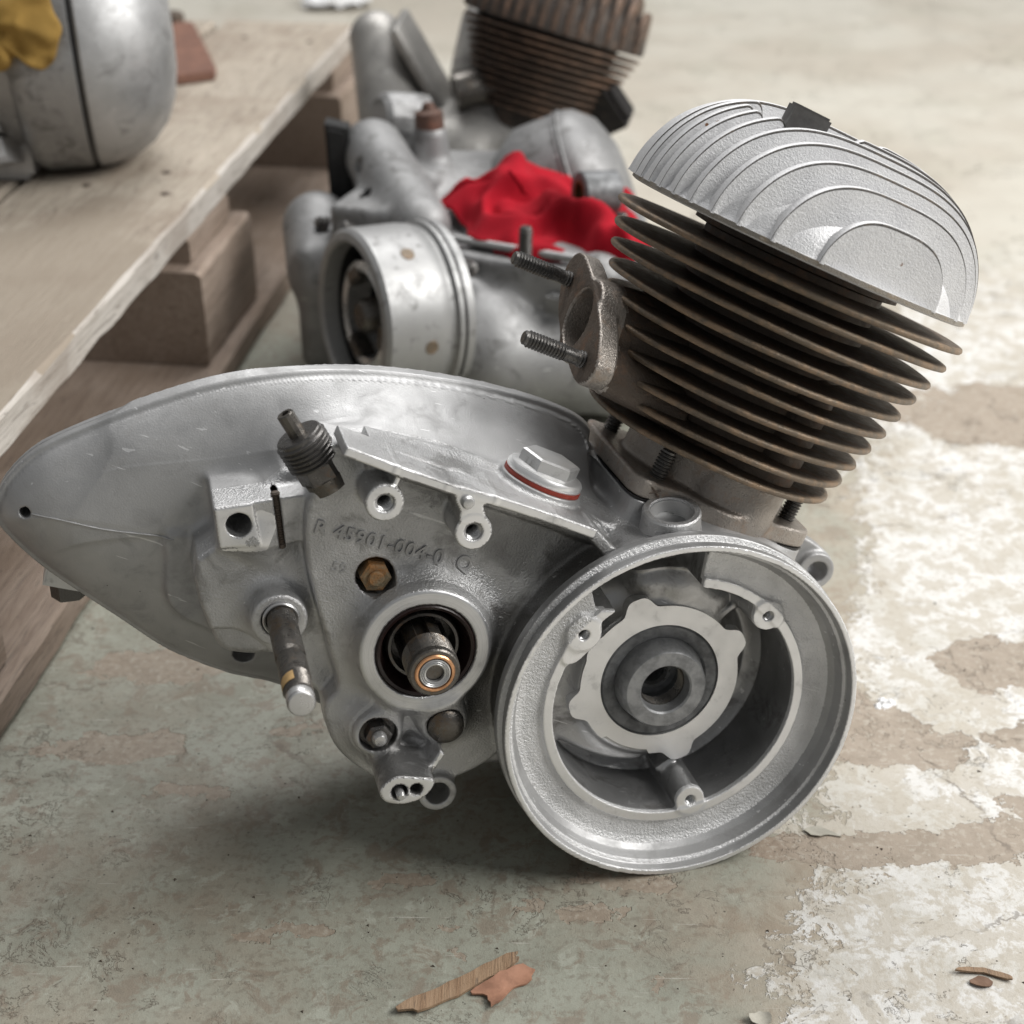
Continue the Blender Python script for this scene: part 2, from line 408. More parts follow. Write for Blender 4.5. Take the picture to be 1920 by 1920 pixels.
        me.update(calc_edges=True); me.polygons.foreach_set('use_smooth', [True] * len(Q))
        me.normals_split_custom_set_from_vertices([tuple(q) for q in N.tolist()])
        s.F = None
        return me
def facemat(me, fn):
    """second material slot where fn(centre_mm, normal) is true"""
    n = len(me.polygons); c = np.empty(n * 3, np.float32); me.polygons.foreach_get('center', c)
    q = np.empty(n * 3, np.float32); me.polygons.foreach_get('normal', q)
    idx = fn(c.reshape(-1, 3) * 1000, q.reshape(-1, 3)).astype(np.int32)
    me.polygons.foreach_set('material_index', idx)
# ================================================================== floor: worn painted concrete
k = NT('worn_painted_floor')
sep = k.n('ShaderNodeSeparateXYZ'); k.link(k.co, sep.inputs[0]); X, Y = sep.outputs[0], sep.outputs[1]
def chan(scale, detail, rough, dist=0.0, co=None):
    """one noise, three independent fields"""
    c = k.noise(scale, detail, rough, co=co, dist=dist, out='Color'); q = k.n('ShaderNodeSeparateColor'); k.link(c, q.inputs[0])
    return c, q.outputs[0], q.outputs[1], q.outputs[2]
AC, A0, A1, A2 = chan(26, 5, 0.68)
_, B0, B1, B2 = chan(9, 5, 0.68)
_, C0, C1, C2 = chan(62, 5, 0.70, 0.5)
_, D0, D1, D2 = chan(240, 4, 0.65)
E0 = k.noise(1300, 2, 0.6)
vm = k.n('ShaderNodeVectorMath', operation='MULTIPLY_ADD'); k.link(AC, vm.inputs[0]); vm.inputs[1].default_value = (0.060, 0.044, 0); vm.inputs[2].default_value = (-0.030, -0.022, 0)
va = k.n('ShaderNodeVectorMath', operation='ADD'); k.link(k.co, va.inputs[0]); k.link(vm.outputs[0], va.inputs[1]); warped = va.outputs[0]
def patches(lst):
    acc = None
    for (cx, cy, rx, ry) in lst:
        mp = k.mapping((1 / rx, 1 / ry, 1), (-cx / rx, -cy / ry, 0), co=warped)
        g = k.n('ShaderNodeTexGradient', gradient_type='SPHERICAL'); k.link(mp, g.inputs[0])
        acc = g.outputs['Fac'] if acc is None else k.math('MAXIMUM', acc, g.outputs['Fac'])
    return acc
def mul(a, b): return k.math('MULTIPLY', a, b)
def cen(a, amp): x = k.math('MULTIPLY_ADD', a, amp); x.node.inputs[2].default_value = -0.5 * amp; return x
# where the white coat begins, broken at three scales
lim = k.math('MULTIPLY_ADD', Y, 0.27); lim.node.inputs[2].default_value = -0.010
edge = k.math('SUBTRACT', X, lim)
er = k.math('ADD', k.math('ADD', edge, cen(B0, 0.16)), k.math('ADD', cen(C1, 0.13), cen(D1, 0.07)))
white = k.ramp(er, -0.002, 0.007)
beige = k.ramp(k.math('ADD', edge, cen(B1, 0.16)), -0.055, 0.03)
far = k.ramp(Y, 1.12, 1.45)
green = k.mix(k.ramp(A0, 0.38, 0.64), (0.315, 0.322, 0.268), (0.258, 0.258, 0.210))
green = k.mix(mul(k.ramp(B1, 0.44, 0.66), 0.65), green, (0.272, 0.234, 0.180))
green = k.mix(mul(k.ramp(C0, 0.52, 0.62), 0.65), green, (0.215, 0.170, 0.128))
green = k.mix(mul(k.ramp(C2, 0.57, 0.66), 0.6), green, (0.385, 0.395, 0.335))
green = k.mix(mul(k.ramp(D0, 0.48, 0.66), 0.6), green, (0.190, 0.168, 0.132))
under = k.mix(beige, green, k.mix(k.ramp(C0, 0.4, 0.62), (0.42, 0.375, 0.305), (0.345, 0.290, 0.225)))
whitec = k.mix(k.ramp(A1, 0.42, 0.62), (0.65, 0.642, 0.620), (0.52, 0.50, 0.45))
whitec = k.mix(mul(k.ramp(C2, 0.46, 0.55), 0.75), whitec, (0.45, 0.41, 0.342))
whitec = k.mix(mul(k.ramp(D0, 0.50, 0.64), 0.55), whitec, (0.40, 0.358, 0.29))
col = k.mix(white, under, whitec)
pw = patches([(0.200, 0.640, 0.042, 0.030), (0.182, 0.664, 0.026, 0.02), (0.276, 0.705, 0.045, 0.036), (0.172, 0.557, 0.050, 0.017), (0.228, 0.562, 0.052, 0.020), (0.137, 0.560, 0.040, 0.015), (0.268, 0.640, 0.032, 0.016), (0.262, 0.585, 0.03, 0.014),
              (0.40, 1.02, 0.16, 0.07)])
pl = patches([(-0.060, 0.617, 0.020, 0.009), (-0.047, 0.5325, 0.018, 0.0065), (0.036, 0.512, 0.020, 0.009), (-0.113, 0.652, 0.016, 0.008), (-0.21, 0.634, 0.05, 0.02), (0.055, 0.537, 0.030, 0.011), (-0.2, 0.705, 0.05, 0.02), (-0.17, 0.72, 0.05, 0.016),
              (-0.026, 0.5056, 0.006, 0.003), (-0.026, 0.49, 0.007, 0.0025), (0.01, 0.52, 0.012, 0.006), (-0.16, 0.60, 0.025, 0.008), (0.065, 0.475, 0.004, 0.010), (-0.10, 0.50, 0.025, 0.006), (-0.30, 0.92, 0.2, 0.12)])
flk = k.math('ADD', cen(A2, 1.1), cen(C1, 0.7))
bw = k.ramp(k.math('ADD', k.math('MINIMUM', mul(pw, 1.6), 0.75), flk), 0.38, 0.41)
bl = mul(k.ramp(k.math('ADD', k.math('MINIMUM', mul(pl, 1.4), 0.6), mul(flk, 0.8)), 0.34, 0.40), 0.7)
bare = k.math('MAXIMUM', bw, bl)
browns = k.mix(k.ramp(D0, 0.4, 0.65), (0.31, 0.245, 0.188), (0.25, 0.192, 0.145))
browns = k.mix(mul(beige, 0.65), browns, (0.365, 0.315, 0.256))
browns = k.mix(mul(k.ramp(C0, 0.48, 0.62), 0.5), browns, (0.26, 0.215, 0.165))
browns = k.mix(mul(k.ramp(D2, 0.52, 0.64), 0.5), browns, (0.46, 0.42, 0.355))
col = k.mix(bare, col, browns)
farc = k.mix(k.ramp(k.noise(2.3, 3, 0.6), 0.40, 0.62), (0.45, 0.41, 0.345), (0.53, 0.505, 0.44))
farc = k.mix(mul(k.ramp(B2, 0.5, 0.68), 0.4), farc, (0.42, 0.405, 0.33))
col = k.mix(far, col, farc)
# flake outlines, hairlines, specks, scuffs
outl = mul(k.ramp(k.math('ABSOLUTE', k.math('SUBTRACT', C1, 0.585)), 0.012, 0.003), k.ramp(B2, 0.46, 0.58))
col = k.mix(mul(outl, 0.6), col, (0.13, 0.105, 0.078))
crk = k.n('ShaderNodeTexVoronoi', feature='DISTANCE_TO_EDGE'); k.link(warped, crk.inputs['Vector']); crk.inputs['Scale'].default_value = 5.5
hair = mul(k.ramp(crk.outputs['Distance'], 0.007, 0.002), k.ramp(B0, 0.48, 0.58))
col = k.mix(mul(hair, 0.6), col, (0.13, 0.105, 0.08))
spk = mul(k.ramp(k.voro(190), 0.14, 0.06), k.ramp(A1, 0.50, 0.60))
col = k.mix(mul(spk, 0.8), col, (0.065, 0.055, 0.045))
scr = k.noise(30, 2, 0.5, co=k.mapping((1, 26, 1), rot=(0, 0, 0.72)), dist=0.25)
col = k.mix(mul(k.ramp(scr, 0.70, 0.73), 0.4), col, (0.56, 0.54, 0.49))
height = k.math('ADD', mul(bare, -1.0), k.math('ADD', mul(white, 0.6), k.math('ADD', mul(D0, 0.55), k.math('ADD', mul(E0, 0.30), mul(outl, 0.6)))))
nrm = k.bump(height, 0.75, 0.0008)
M['floor'] = k.done(col, k.ramp(A0, 0.3, 0.75, 0.45, 0.68), 0.0, nrm)
fl = bpy.data.meshes.new('floor'); fl.from_pydata([(-5, -2, 0), (5, -2, 0), (5, 8, 0), (-5, 8, 0)], [], [(0, 1, 2, 3)])
floor = meshobj('floor', fl, M['floor']); floor['kind'] = 'structure'

# ================================================================== pallet
def wood(name, c0, c1, rough=0.75, rot=0.0, dirt=0.4, dark_patch=False):
    k = NT(name)
    g = k.noise(22, 7, 0.65, co=k.mapping((14, 1, 14)), dist=0.6)
    g2 = k.noise(60, 5, 0.7, co=k.mapping((22, 0.8, 22)), dist=0.2)
    b = k.noise(9, 5, 0.6)
    col = k.mix(k.ramp(g, 0.36, 0.66), c0, c1)
    col = k.mix(k.math('MULTIPLY', k.ramp(g2, 0.52, 0.70), 0.45), col, tuple(x * 0.5 for x in c1))
    col = k.mix(k.math('MULTIPLY', k.ramp(b, 0.46, 0.64), dirt + 0.15), col, (0.20, 0.145, 0.105))
    crk = k.noise(7, 3, 0.5, co=k.mapping((16, 0.9, 16)), dist=1.0)
    col = k.mix(k.math('MULTIPLY', k.ramp(k.math('ABSOLUTE', k.math('SUBTRACT', crk, 0.5)), 0.012, 0.003), 0.55), col, (0.09, 0.07, 0.055))
    kn = k.ramp(k.voro(5.5, co=k.mapping((1, 0.55, 1))), 0.10, 0.03)
    col = k.mix(k.math('MULTIPLY', kn, 0.6), col, (0.14, 0.095, 0.065))
    if dark_patch:  # darker oval patch with a wavy rim along one stretch of board
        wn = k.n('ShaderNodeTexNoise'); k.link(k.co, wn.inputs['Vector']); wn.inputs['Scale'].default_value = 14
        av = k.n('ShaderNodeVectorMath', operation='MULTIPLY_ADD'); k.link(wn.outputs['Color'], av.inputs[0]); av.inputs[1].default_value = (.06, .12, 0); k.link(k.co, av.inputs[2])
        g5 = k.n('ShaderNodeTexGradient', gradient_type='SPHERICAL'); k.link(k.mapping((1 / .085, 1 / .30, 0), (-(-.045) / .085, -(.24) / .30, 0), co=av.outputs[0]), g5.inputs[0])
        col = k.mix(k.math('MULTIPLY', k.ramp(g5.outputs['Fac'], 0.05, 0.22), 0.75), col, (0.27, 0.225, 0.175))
    nail = k.ramp(k.voro(16), 0.055, 0.04)
    col = k.mix(k.math('MULTIPLY', nail, 0.7), col, (0.07, 0.06, 0.05))
    return k.done(col, rough, 0.0, k.bump(k.math('ADD', g, g2), 0.5, 0.0012))
M['wood_top'] = wood('bleached_pallet_wood', (0.46, 0.405, 0.335), (0.36, 0.308, 0.248), dirt=0.32, dark_patch=True)
M['wood_side'] = wood('grey_sawn_wood', (0.53, 0.495, 0.455), (0.42, 0.385, 0.345), dirt=0.22)
M['wood_brown'] = wood('brown_pallet_wood', (0.33, 0.262, 0.212), (0.235, 0.178, 0.14))
pal_rot = -math.atan2(0.116, 0.993)
pallet = thing('pallet', 'weathered wooden pallet standing on the floor at the left', 'pallet', (-0.267, 0.640, 0.0), pal_rot)
def board(name, x0, x1, y0, y1, z0, z1, mat, seed, rough=1.6, step=18):
    """sawn board in pallet millimetres, arrises nibbled by noise"""
    rng = random.Random(seed); n = max(2, int((y1 - y0) / step)); v = []; f = []
    cs = 12
    def wob(a, b, s): return rough * mnoise.noise(Vector((a * .03 + seed * 7.1, b * .5 + seed, s * 3.7)))
    for i in range(n + 1):
        y = y0 + (y1 - y0) * i / n
        r = [2.2 + 2.6 * max(0, mnoise.noise(Vector((y * .022, seed * 3.3 + q * 5, q)))) for q in range(4)]
        pts = [(x0, z0 + r[0]), (x0 + r[0], z0), ((x0 + x1) / 2, z0), (x1 - r[1], z0), (x1, z0 + r[1]), (x1, (z0 + z1) / 2), (x1, z1 - r[2]), (x1 - r[2], z1), ((x0 + x1) / 2, z1), (x0 + r[3], z1), (x0, z1 - r[3]), (x0, (z0 + z1) / 2)]
        for q, (x, z) in enumerate(pts): v.append(((x + wob(y, q, 1)) * MM, y * MM, (z + .35 * wob(y, q, 2)) * MM))
    for i in range(n):
        for q in range(cs): f.append((i * cs + q, i * cs + (q + 1) % cs, (i + 1) * cs + (q + 1) % cs, (i + 1) * cs + q))
    f.append(tuple(range(cs))[::-1]); f.append(tuple(range(n * cs, (n + 1) * cs)))
    return meshobj(name, pymesh(name, v, f, 30), mat, pallet)
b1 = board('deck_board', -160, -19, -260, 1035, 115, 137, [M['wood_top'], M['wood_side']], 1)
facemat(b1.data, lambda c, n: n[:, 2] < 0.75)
board('deck_board', -310, -168, -260, 1030, 115, 137, M['wood_top'], 2)
board('deck_board', -470, -330, -260, 1033, 115, 137, M['wood_top'], 3)
for i, y in enumerate((-30, 491, 975)):
    board('bearer', -620, -20, y - 52, y + 52, 94.5, 114.6, M['wood_brown'], 20 + i)
    board('block', -116, -9, y - 69, y + 69, 21.0, 94.2, [M['wood_brown'], M['wood_side']], 30 + i, 2.2)
    blk = pallet.children[-1]; facemat(blk.data, lambda c, n: n[:, 0] > 0.6)
    board('block', -420, -310, y - 69, y + 69, 21.0, 94.2, M['wood_brown'], 40 + i)
for i, (nx, ny) in enumerate(((-45, 470), (-110, 482), (-60, 520), (-128, 528), (-40, -10), (-120, 10), (-48, 950), (-118, 962))):
    meshobj('nail', lathe([(0, 137.9), (3.0, 137.9), (3.6, 137.3), (3.6, 135)], 14), M['iron'], pallet, Matrix.Translation((nx * MM, ny * MM, 0)))
board('bottom_board', -112, 1, -260, 1036, 0.3, 20.6, M['wood_brown'], 50)
board('bottom_board', -420, -310, -260, 1036, 0.3, 20.6, M['wood_brown'], 51)
def pw(x, y, z):   # pallet mm -> world m
    return pallet_m @ Vector((x * MM, y * MM, z * MM))
pallet_m = Matrix.Translation((-0.267, 0.640, 0.0)) @ Matrix.Rotation(pal_rot, 4, 'Z')
# ================================================================== main engine (frame: x = u fore-aft, y = v along the cylinder, z = d along the crankshaft, in mm)
ER = Matrix(((0.88595, 0.39851, 0.23724), (0.15933, 0.21887, -0.96266), (-0.43555, 0.89067, 0.13041)))
EM = ER.to_4x4(); EM.translation = Vector((0.07729, 0.55202, 0.08196))
engine = thing('engine', 'bare aluminium motorcycle engine with silver finned head, nearest the camera', 'engine', (0.02, 0.58, 0.0))
E_BASE = Matrix.Translation((-0.02, -0.58, 0.0)) @ EM
def EP(name, me, mats, mat4=None, parent=None):
    """engine part; mat4 places it inside the engine frame"""
    m4 = E_BASE @ mat4 if mat4 is not None else E_BASE
    if parent is None: return meshobj(name, me, mats, engine, m4)
    return meshobj(name, me, mats, parent, parent_inv(parent) @ m4)
def parent_inv(p): return p.matrix_basis.inverted()

# ---- crankcase casting
OUT = catmull([(-300, -33), (-299, -22), (-293, -8), (-282, 5), (-260, 25), (-232, 47), (-200, 65), (-167, 77.5), (-130, 86), (-96, 90), (-74, 90), (-64, 86.5), (-57, 79), (-30, 76.5), (20, 75), (48, 65), (66, 36),
               (67, 0), (60, -30), (40, -52), (8, -65), (-30, -75), (-70, -85), (-110, -86), (-150, -79), (-176, -80), (-199, -78), (-213, -75), (-233, -68), (-254, -61), (-273, -54), (-287, -47), (-297, -40)], 5)
C = Vox((-306, -95, -101), (96, 96, 2.4), 0.85)
_x = C.ax[0][:, None]; _y = C.ax[1][None, :]
_in = poly_sdf(_x, _y, OUT)
def housing(x, y, z):
    t = np.clip(-_in / 50.0, 0, 1); h = -97 + 18 * np.sqrt(np.maximum(1 - (1 - t) ** 2, 0))
    h = np.where(_in > 0, -97 - _in * 4, h)
    gx = np.gradient(h, C.h, axis=0); gy = np.gradient(h, C.h, axis=1)
    sc_ = np.sqrt(1 + np.minimum(gx * gx + gy * gy, 12))
    top = (z - h[:, :, None]) / sc_[:, :, None]
    side = _in[:, :, None] + 0 * z
    return np.maximum(top, side)
C.op(housing, None)
# rim flange of the far joint
def offset(poly, d):
    P = np.array(poly); t = np.roll(P, -1, 0) - np.roll(P, 1, 0); t /= np.linalg.norm(t, axis=1, keepdims=True)
    ar = np.sum(P[:, 0] * np.roll(P[:, 1], -1) - np.roll(P[:, 0], -1) * P[:, 1]); s = 1 if ar > 0 else -1
    return [tuple(q) for q in P + s * d * np.stack([t[:, 1], -t[:, 0]], 1)]
RIM = offset(OUT, 2.4)
C.ext(RIM, -100.9, -95.0, 1.3, 1.6)
# raised panel low on the pointed housing
C.ext(catmull([(-229, -17), (-226, -30), (-221, -45), (-214, -52), (-203, -55), (-185, -54), (-175, -40), (-180, -14), (-205, -12)], 4), -94, -76.5, 2.0, 4)
# body under the gearbox and round the crank
C.ext(catmull([(-205, -2), (-207, -22), (-203, -42), (-194, -54), (-182, -54), (-165, -50), (-140, -62), (-110, -80), (-60, -78), (-20, -60), (10, -40), (10, 40), (-40, 62), (-120, 62), (-190, 40), (-205, 12)], 4), -98, -57, 4, 7)
C.cyl((0, 0), 66, -98, -52, 2, 6, r1=72)
C.cyl((0, 0), 81, -62, -14, 1.5, 7)
# clamp lug (its own square axes) with bore and slit
e1 = np.array([.885, .466]); e2 = np.array([.466, -.885]); Q0 = np.array([-223.0, 13.5])
def lugpt(s, t): return tuple(Q0 + e1 * s + e2 * t)
lugR = [[e1[0], e2[0], 0], [e1[1], e2[1], 0], [0, 0, 1]]
lc = lugpt(21, 10.5); C.box((lc[0], lc[1], -66), (21, 10.5, 24.5), 1.0, 4.0, rot=lugR)
lc = lugpt(8.5, 9.5); C.box((lc[0], lc[1], -50), (8.5, 9.5, 9.6), 1.2, 0.0, rot=lugR)
C.cap((*lugpt(16, 20), -54), (*lugpt(36, 40), -60), 12, 8)
# angular bracket running from the lug down into the shaft boss
C.ext([(-214, -4), (-220, -13), (-218, -22), (-212, -32), (-203, -43), (-194, -40), (-186, -40), (-177, -44), (-163, -50), (-138, -62), (-140, -40), (-160, -4), (-184, 24), (-200, 10)], -90, -47.5, 2.5, 3)
# kick-starter shaft boss
C.cyl((-179.8, -24), 14, -70, -34, 1.2, 8, r1=12.2)
C.cyl((-179.8, -23.5), 8.0, -44, -30, 0.6, 0.6, cut=True)
# gearbox front
G = catmull([(-180, 59), (-187, 54), (-188, 40), (-187, 26), (-180, 8), (-169, -10), (-155, -29), (-144, -45), (-146, -56), (-141, -66), (-131, -76), (-117, -83), (-104, -85), (-86, -81), (-71, -72), (-60, -58),
             (-57, -40), (-64, -24), (-66, -5), (-61, 16), (-62, 38), (-60, 55), (-66, 65)], 4)
C.ext(G, -66, -34, 2.2, 2.0)
deck = [(-172, 54), (-173, 64.6), (-150, 65.2), (-110, 65.8), (-72, 65.8), (-63, 63.5), (-54, 54)]
C.ext(deck, -58, -30, 2.5, 1.5)
# shoulder band: a ruled, slightly bulged surface from the far rim down to a valley behind lug and flange
def roof(x, y, z):
    U_ = [-300, -260, -220, -192, -165, -130, -100, -60]
    vv = np.interp(x, U_, [-32, 3, 23, 44, 57, 59, 60, 61]); dv = np.interp(x, U_, [-92, -85, -81, -67, -55, -51, -50, -50])
    vr = np.interp(x, [-300, -282, -260, -232, -200, -167, -130, -96, -64, -30], [-31, 5, 25, 47, 65, 77.5, 86, 90, 90, 86]) - 3.0
    ker = np.hanning(31); ker /= ker.sum(); sm = lambda a: np.convolve(np.pad(a.ravel(), 15, mode='edge'), ker, 'valid')[:, None, None].astype(np.float32)
    vv, dv, vr = sm(vv), sm(dv), sm(vr)
    ev, ed = vr - vv, -97.5 - dv; L = np.sqrt(ev * ev + ed * ed) + 1e-3
    nv, nd = -ed / L, ev / L
    sp_ = np.clip(((y - vv) * ev + (z - dv) * ed) / (L * L), 0, 1)
    pl = (y - vv) * nv + (z - dv) * nd - 3.2 * 4 * sp_ * (1 - sp_)
    return np.maximum(np.maximum(pl, -(x + 258) * 0.5), np.maximum(x + 62, np.maximum(np.maximum(z - dv, -99 - z), -(y - vv + 30))))
C.op(roof, (-262, -40, -101, -40, 96, -40), 9)
# cover flange: a thin machined wall standing forward of the casting
FL = [(-187, 63.2), (-165, 62.4), (-142, 62.2), (-120, 63.6), (-92, 64), (-73, 63.6)]
for a, b in zip(FL[:-1], FL[1:]):
    A_, B_ = np.array(a), np.array(b); t = (B_ - A_) / np.linalg.norm(B_ - A_); nn = np.array([-t[1], t[0]])
    C.ext([tuple(A_ - nn * 2.3 - t), tuple(B_ - nn * 2.3 + t), tuple(B_ + nn * 2.3 + t), tuple(A_ + nn * 2.3 - t)], -40, -12, 0.5, 0.8)
for a, b, w in (((-74, 63.6), (-61, 57), 2.6), ((-61, 57), (-52, 50), 2.8)):
    A_, B_ = np.array(a), np.array(b); t = (B_ - A_) / np.linalg.norm(B_ - A_); nn = np.array([-t[1], t[0]])
    C.ext([tuple(A_ - nn * w - t), tuple(B_ - nn * w + t), tuple(B_ + nn * w + t), tuple(A_ + nn * w - t)], -60, -15, 0.8, 2.0)
# screw bosses hanging from the flange
C.cyl((-164, 47.8), 8.2, -40, -12, 0.5, 3.0); C.ext([(-164.3, 54), (-161.6, 54), (-161.0, 62), (-164, 62)], -36, -12.8, 0.3, 0.8)
C.cyl((-123.6, 47.8), 8.2, -40, -12, 0.5, 2.0)
C.ext(catmull([(-141, 63), (-138, 60.5), (-136.2, 57.5), (-133, 54.5), (-130.5, 50), (-120, 53), (-122, 57), (-124, 60), (-121.5, 61.8), (-119, 64)], 4), -40, -12, 0.4, 0.6)
for c0 in ((-164, 47.8), (-123.6, 47.8)): C.cyl(c0, 3.7, -28, -8, 0.2, 0.3, cut=True)
# output-shaft boss
C.cyl((-118, -13), 38, -50, -20.3, 1.2, 9, r1=29.0)
C.cyl((-118, -13), 22.2, -40, -15, 0.3, 0.0, cut=True)
# lower pads for the nut, the plug and the drain boss
C.cyl((-121.5, -58.5), 15, -48, -23, 2, 12, r1=10.5)
C.cyl((-95, -44.5), 15, -48, -22, 2, 10, r1=10.5)
C.cyl((-121.5, -58.2), 8.4, -29, -16, 0.4, 0.4, cut=True)
C.cyl((-95, -44.2), 8.1, -28, -16, 0.3, 0.3, cut=True)
C.cyl((-148.5, 8.6), 8.4, -46, -28, 0.4, 0.5, cut=True)
C.ext(catmull([(-119, -72), (-115, -64.5), (-106, -62), (-98, -61), (-97, -66), (-100, -72), (-107, -76.5), (-115, -77)], 5), -60, 0.0, 0.8, 5)
C.cyl((-110.2, -70.8), 3.6, -9, 4, 0.2, 0.2, cut=True); C.cyl((-103.6, -67.6), 2.7, -14, 4, 0.2, 0.2, cut=True)
C.ext([(-98, -66), (-95, -66), (-93, -54), (-96, -52)], -48, -12, 0.8, 3)
C.cyl((-80.5, -82.5), 9, -66, -30, 1.0, 3.5); C.cyl((-80.5, -82.5), 5.6, -70, -25, 0.4, 0.4, cut=True)
# crease walls between gearbox and crank
C.ext(catmull([(-66, 60), (-58, 40), (-56, 20), (-64, 0), (-74, -14), (-84, -16), (-84, 20), (-80, 50)], 4), -70, -36, 4, 8)
# cylinder mouth
BASE = catmull([(-53.5, -43), (-49, -37), (-40, -38), (-29, -38), (-19, -31), (-8, -27), (6, -30), (18, -39), (32, -42), (42, -47), (46, -59), (46, -107), (42, -119), (32, -123), (-42, -124), (-52, -119), (-54, -107), (-54, -57)], 4)
C.ext([(x, d) for x, d in BASE], 30, 78.4, 1.0, 7, a=1)
C.ext([(-68, -98), (-64, -56), (-54, -40), (-40, -32), (20, -30), (44, -44), (50, -98)], 20, 64, 4, 9, a=1)
C.cyl((0, 0), 62, -101, -64, 2, 10)
C.ext([(-60, -70), (-56, -36), (-48, -20), (10, -18), (44, -40), (46, -70)], 20, 64, 3, 4, a=1)
# carburettor-side filler neck beside the base flange
# filler plug seat on the deck
C.cyl((-91.5, -46), 19, 58, 69.4, 0.8, 2.5, a=1)
# front mounting ear
C.ext(catmull([(36, 60), (50, 76), (68, 76), (85, 71), (90, 60), (83, 52), (68, 50), (50, 50)], 4), -100, -86, 1.2, 5)
C.cyl((79, 62.5), 9.8, -101, -82, 0.8, 2); C.cyl((79.5, 62.5), 5.6, -110, -70, 0.3, 0.3, cut=True)
# bores and slit in the clamp lug
hc = lugpt(9.5, 9.0); C.cyl(hc, 5.3, -75, -30, 0.2, 0.3, cut=True)
sl_ = lugpt(26.5, 12); C.box((sl_[0], sl_[1], -56), (1.3, 12, 16), 0.2, 0.3, rot=lugR, cut=True)
# dead-end hole in the tip
C.cap((-290.4, -29.6, -70), (-289, -30.5, -100), 2.4, 0.2, cut=True)
# drilling low on the housing
C.cyl((-176, -66), 5.0, -97, -60, 0.4, 0.6, cut=True)
# clear the space the flywheel ring occupies
C.cyl((0, 0), 77.5, -60.5, 3, 0.2, 0.0, cut=True); C.cyl((0, 0), 84.6, -15.2, 3, 0.2, 0.0, cut=True)
# surface height over the casting face, so lettering can follow it
_neg = C.F < 0; _neg[:, :, C.ax[2] > -16] = False; _ti = C.n[2] - 1 - np.argmax(_neg[:, :, ::-1], axis=2); _ii, _jj = np.indices(_ti.shape)
_a = C.F[_ii, _jj, _ti]; _b = C.F[_ii, _jj, np.minimum(_ti + 1, C.n[2] - 1)]; HT = C.ax[2][_ti] + C.h * np.clip(-_a / np.maximum(_b - _a, 1e-3), 0, 1); C_lo, C_h = C.lo.copy(), C.h
def height_at(u, v):
    x = (u - C_lo[0]) / C_h; y = (v - C_lo[1]) / C_h; i, j = int(x), int(y); a, b = x - i, y - j
    return (HT[i, j] * (1 - a) + HT[i + 1, j] * a) * (1 - b) + (HT[i, j + 1] * (1 - a) + HT[i + 1, j + 1] * a) * b
case_me = C.mesh('crankcase')
def _mach(c, n):
    fl = (n[:, 2] > 0.93) & (c[:, 2] > -13.2) & (c[:, 2] < -11)
    lug = (n[:, 2] > 0.9) & (c[:, 2] > -41.5) & (c[:, 2] < -39.5) & (c[:, 0] < -195)
    sealf = (n[:, 2] > 0.8) & (np.hypot(c[:, 0] + 118, c[:, 1] + 13) < 29) & (c[:, 2] > -21.5)
    low = (n[:, 2] > 0.9) & (c[:, 2] > -1)
    neck = (n[:, 1] > 0.9) & (c[:, 1] > 79.2) & (np.hypot(c[:, 0] + 37.5, c[:, 2] + 29) < 14)
    mk = fl | lug | low | neck
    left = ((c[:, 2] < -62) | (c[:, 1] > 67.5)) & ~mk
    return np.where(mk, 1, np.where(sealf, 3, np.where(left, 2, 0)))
facemat(case_me, _mach)
case = EP('crankcase', case_me, [M['cast'], M['mach'], M['smooth'], M['turned']])
case['label'] = 'cast aluminium crankcase with gearbox face and long pointed tail'
del C
# far-side cover behind the joint
V2 = Vox((-306, -92, -150), (74, 96, -100), 1.6)
_x = V2.ax[0][:, None]; _y = V2.ax[1][None, :]; _in2 = poly_sdf(_x, _y, OUT)
def rear(x, y, z):
    i2 = _in2 + 6 * np.clip((_x - -20) / 60.0, 0, 1) + 5 * np.clip((-40 - _y) / 30, 0, 1) * np.clip((_x + 120) / 80, 0, 1)
    t = np.clip(-i2 / 34.0, 0, 1); h = -103 - 38 * np.sqrt(np.maximum(1 - (1 - t) ** 2, 0))
    return np.maximum(np.maximum((h[:, :, None] - z) * 0.55, z + 101.3), i2[:, :, None] + 0 * z)
V2.op(rear, None); V2.ext(RIM, -105.8, -101.7, 0.9, 1.2)
EP('side_cover', V2.mesh('side_cover'), M['smooth'])
# bolt on the far joint seen under the tail
EP('mounting_block', prism([(-9, -5), (9, -5), (9, 5), (-9, 5)], -12, 12, 1.0), M['machd'], frame((-262, -62, -114), (0, 0, 1), (0.9, 0.1, 0)))
EP('mounting_bolt', hexa(15, 0, 8), M['thread'], frame((-259, -67, -114), (0.43, -0.9, 0)))
# parting seam of the casting, a thin raised flash line
seam = []
for i in range(24):
    t = i / 23; u = -287 + t * 60; v = -29.3 + 10.5 * t + 0.4 * math.sin(t * 9); seam.append((u, v, height_at(u, v) + 0.2))
EP('casting_seam', tube(seam, [0.40 + 0.12 * math.sin(i * 2.1) for i in range(24)], 6), M['smooth'])

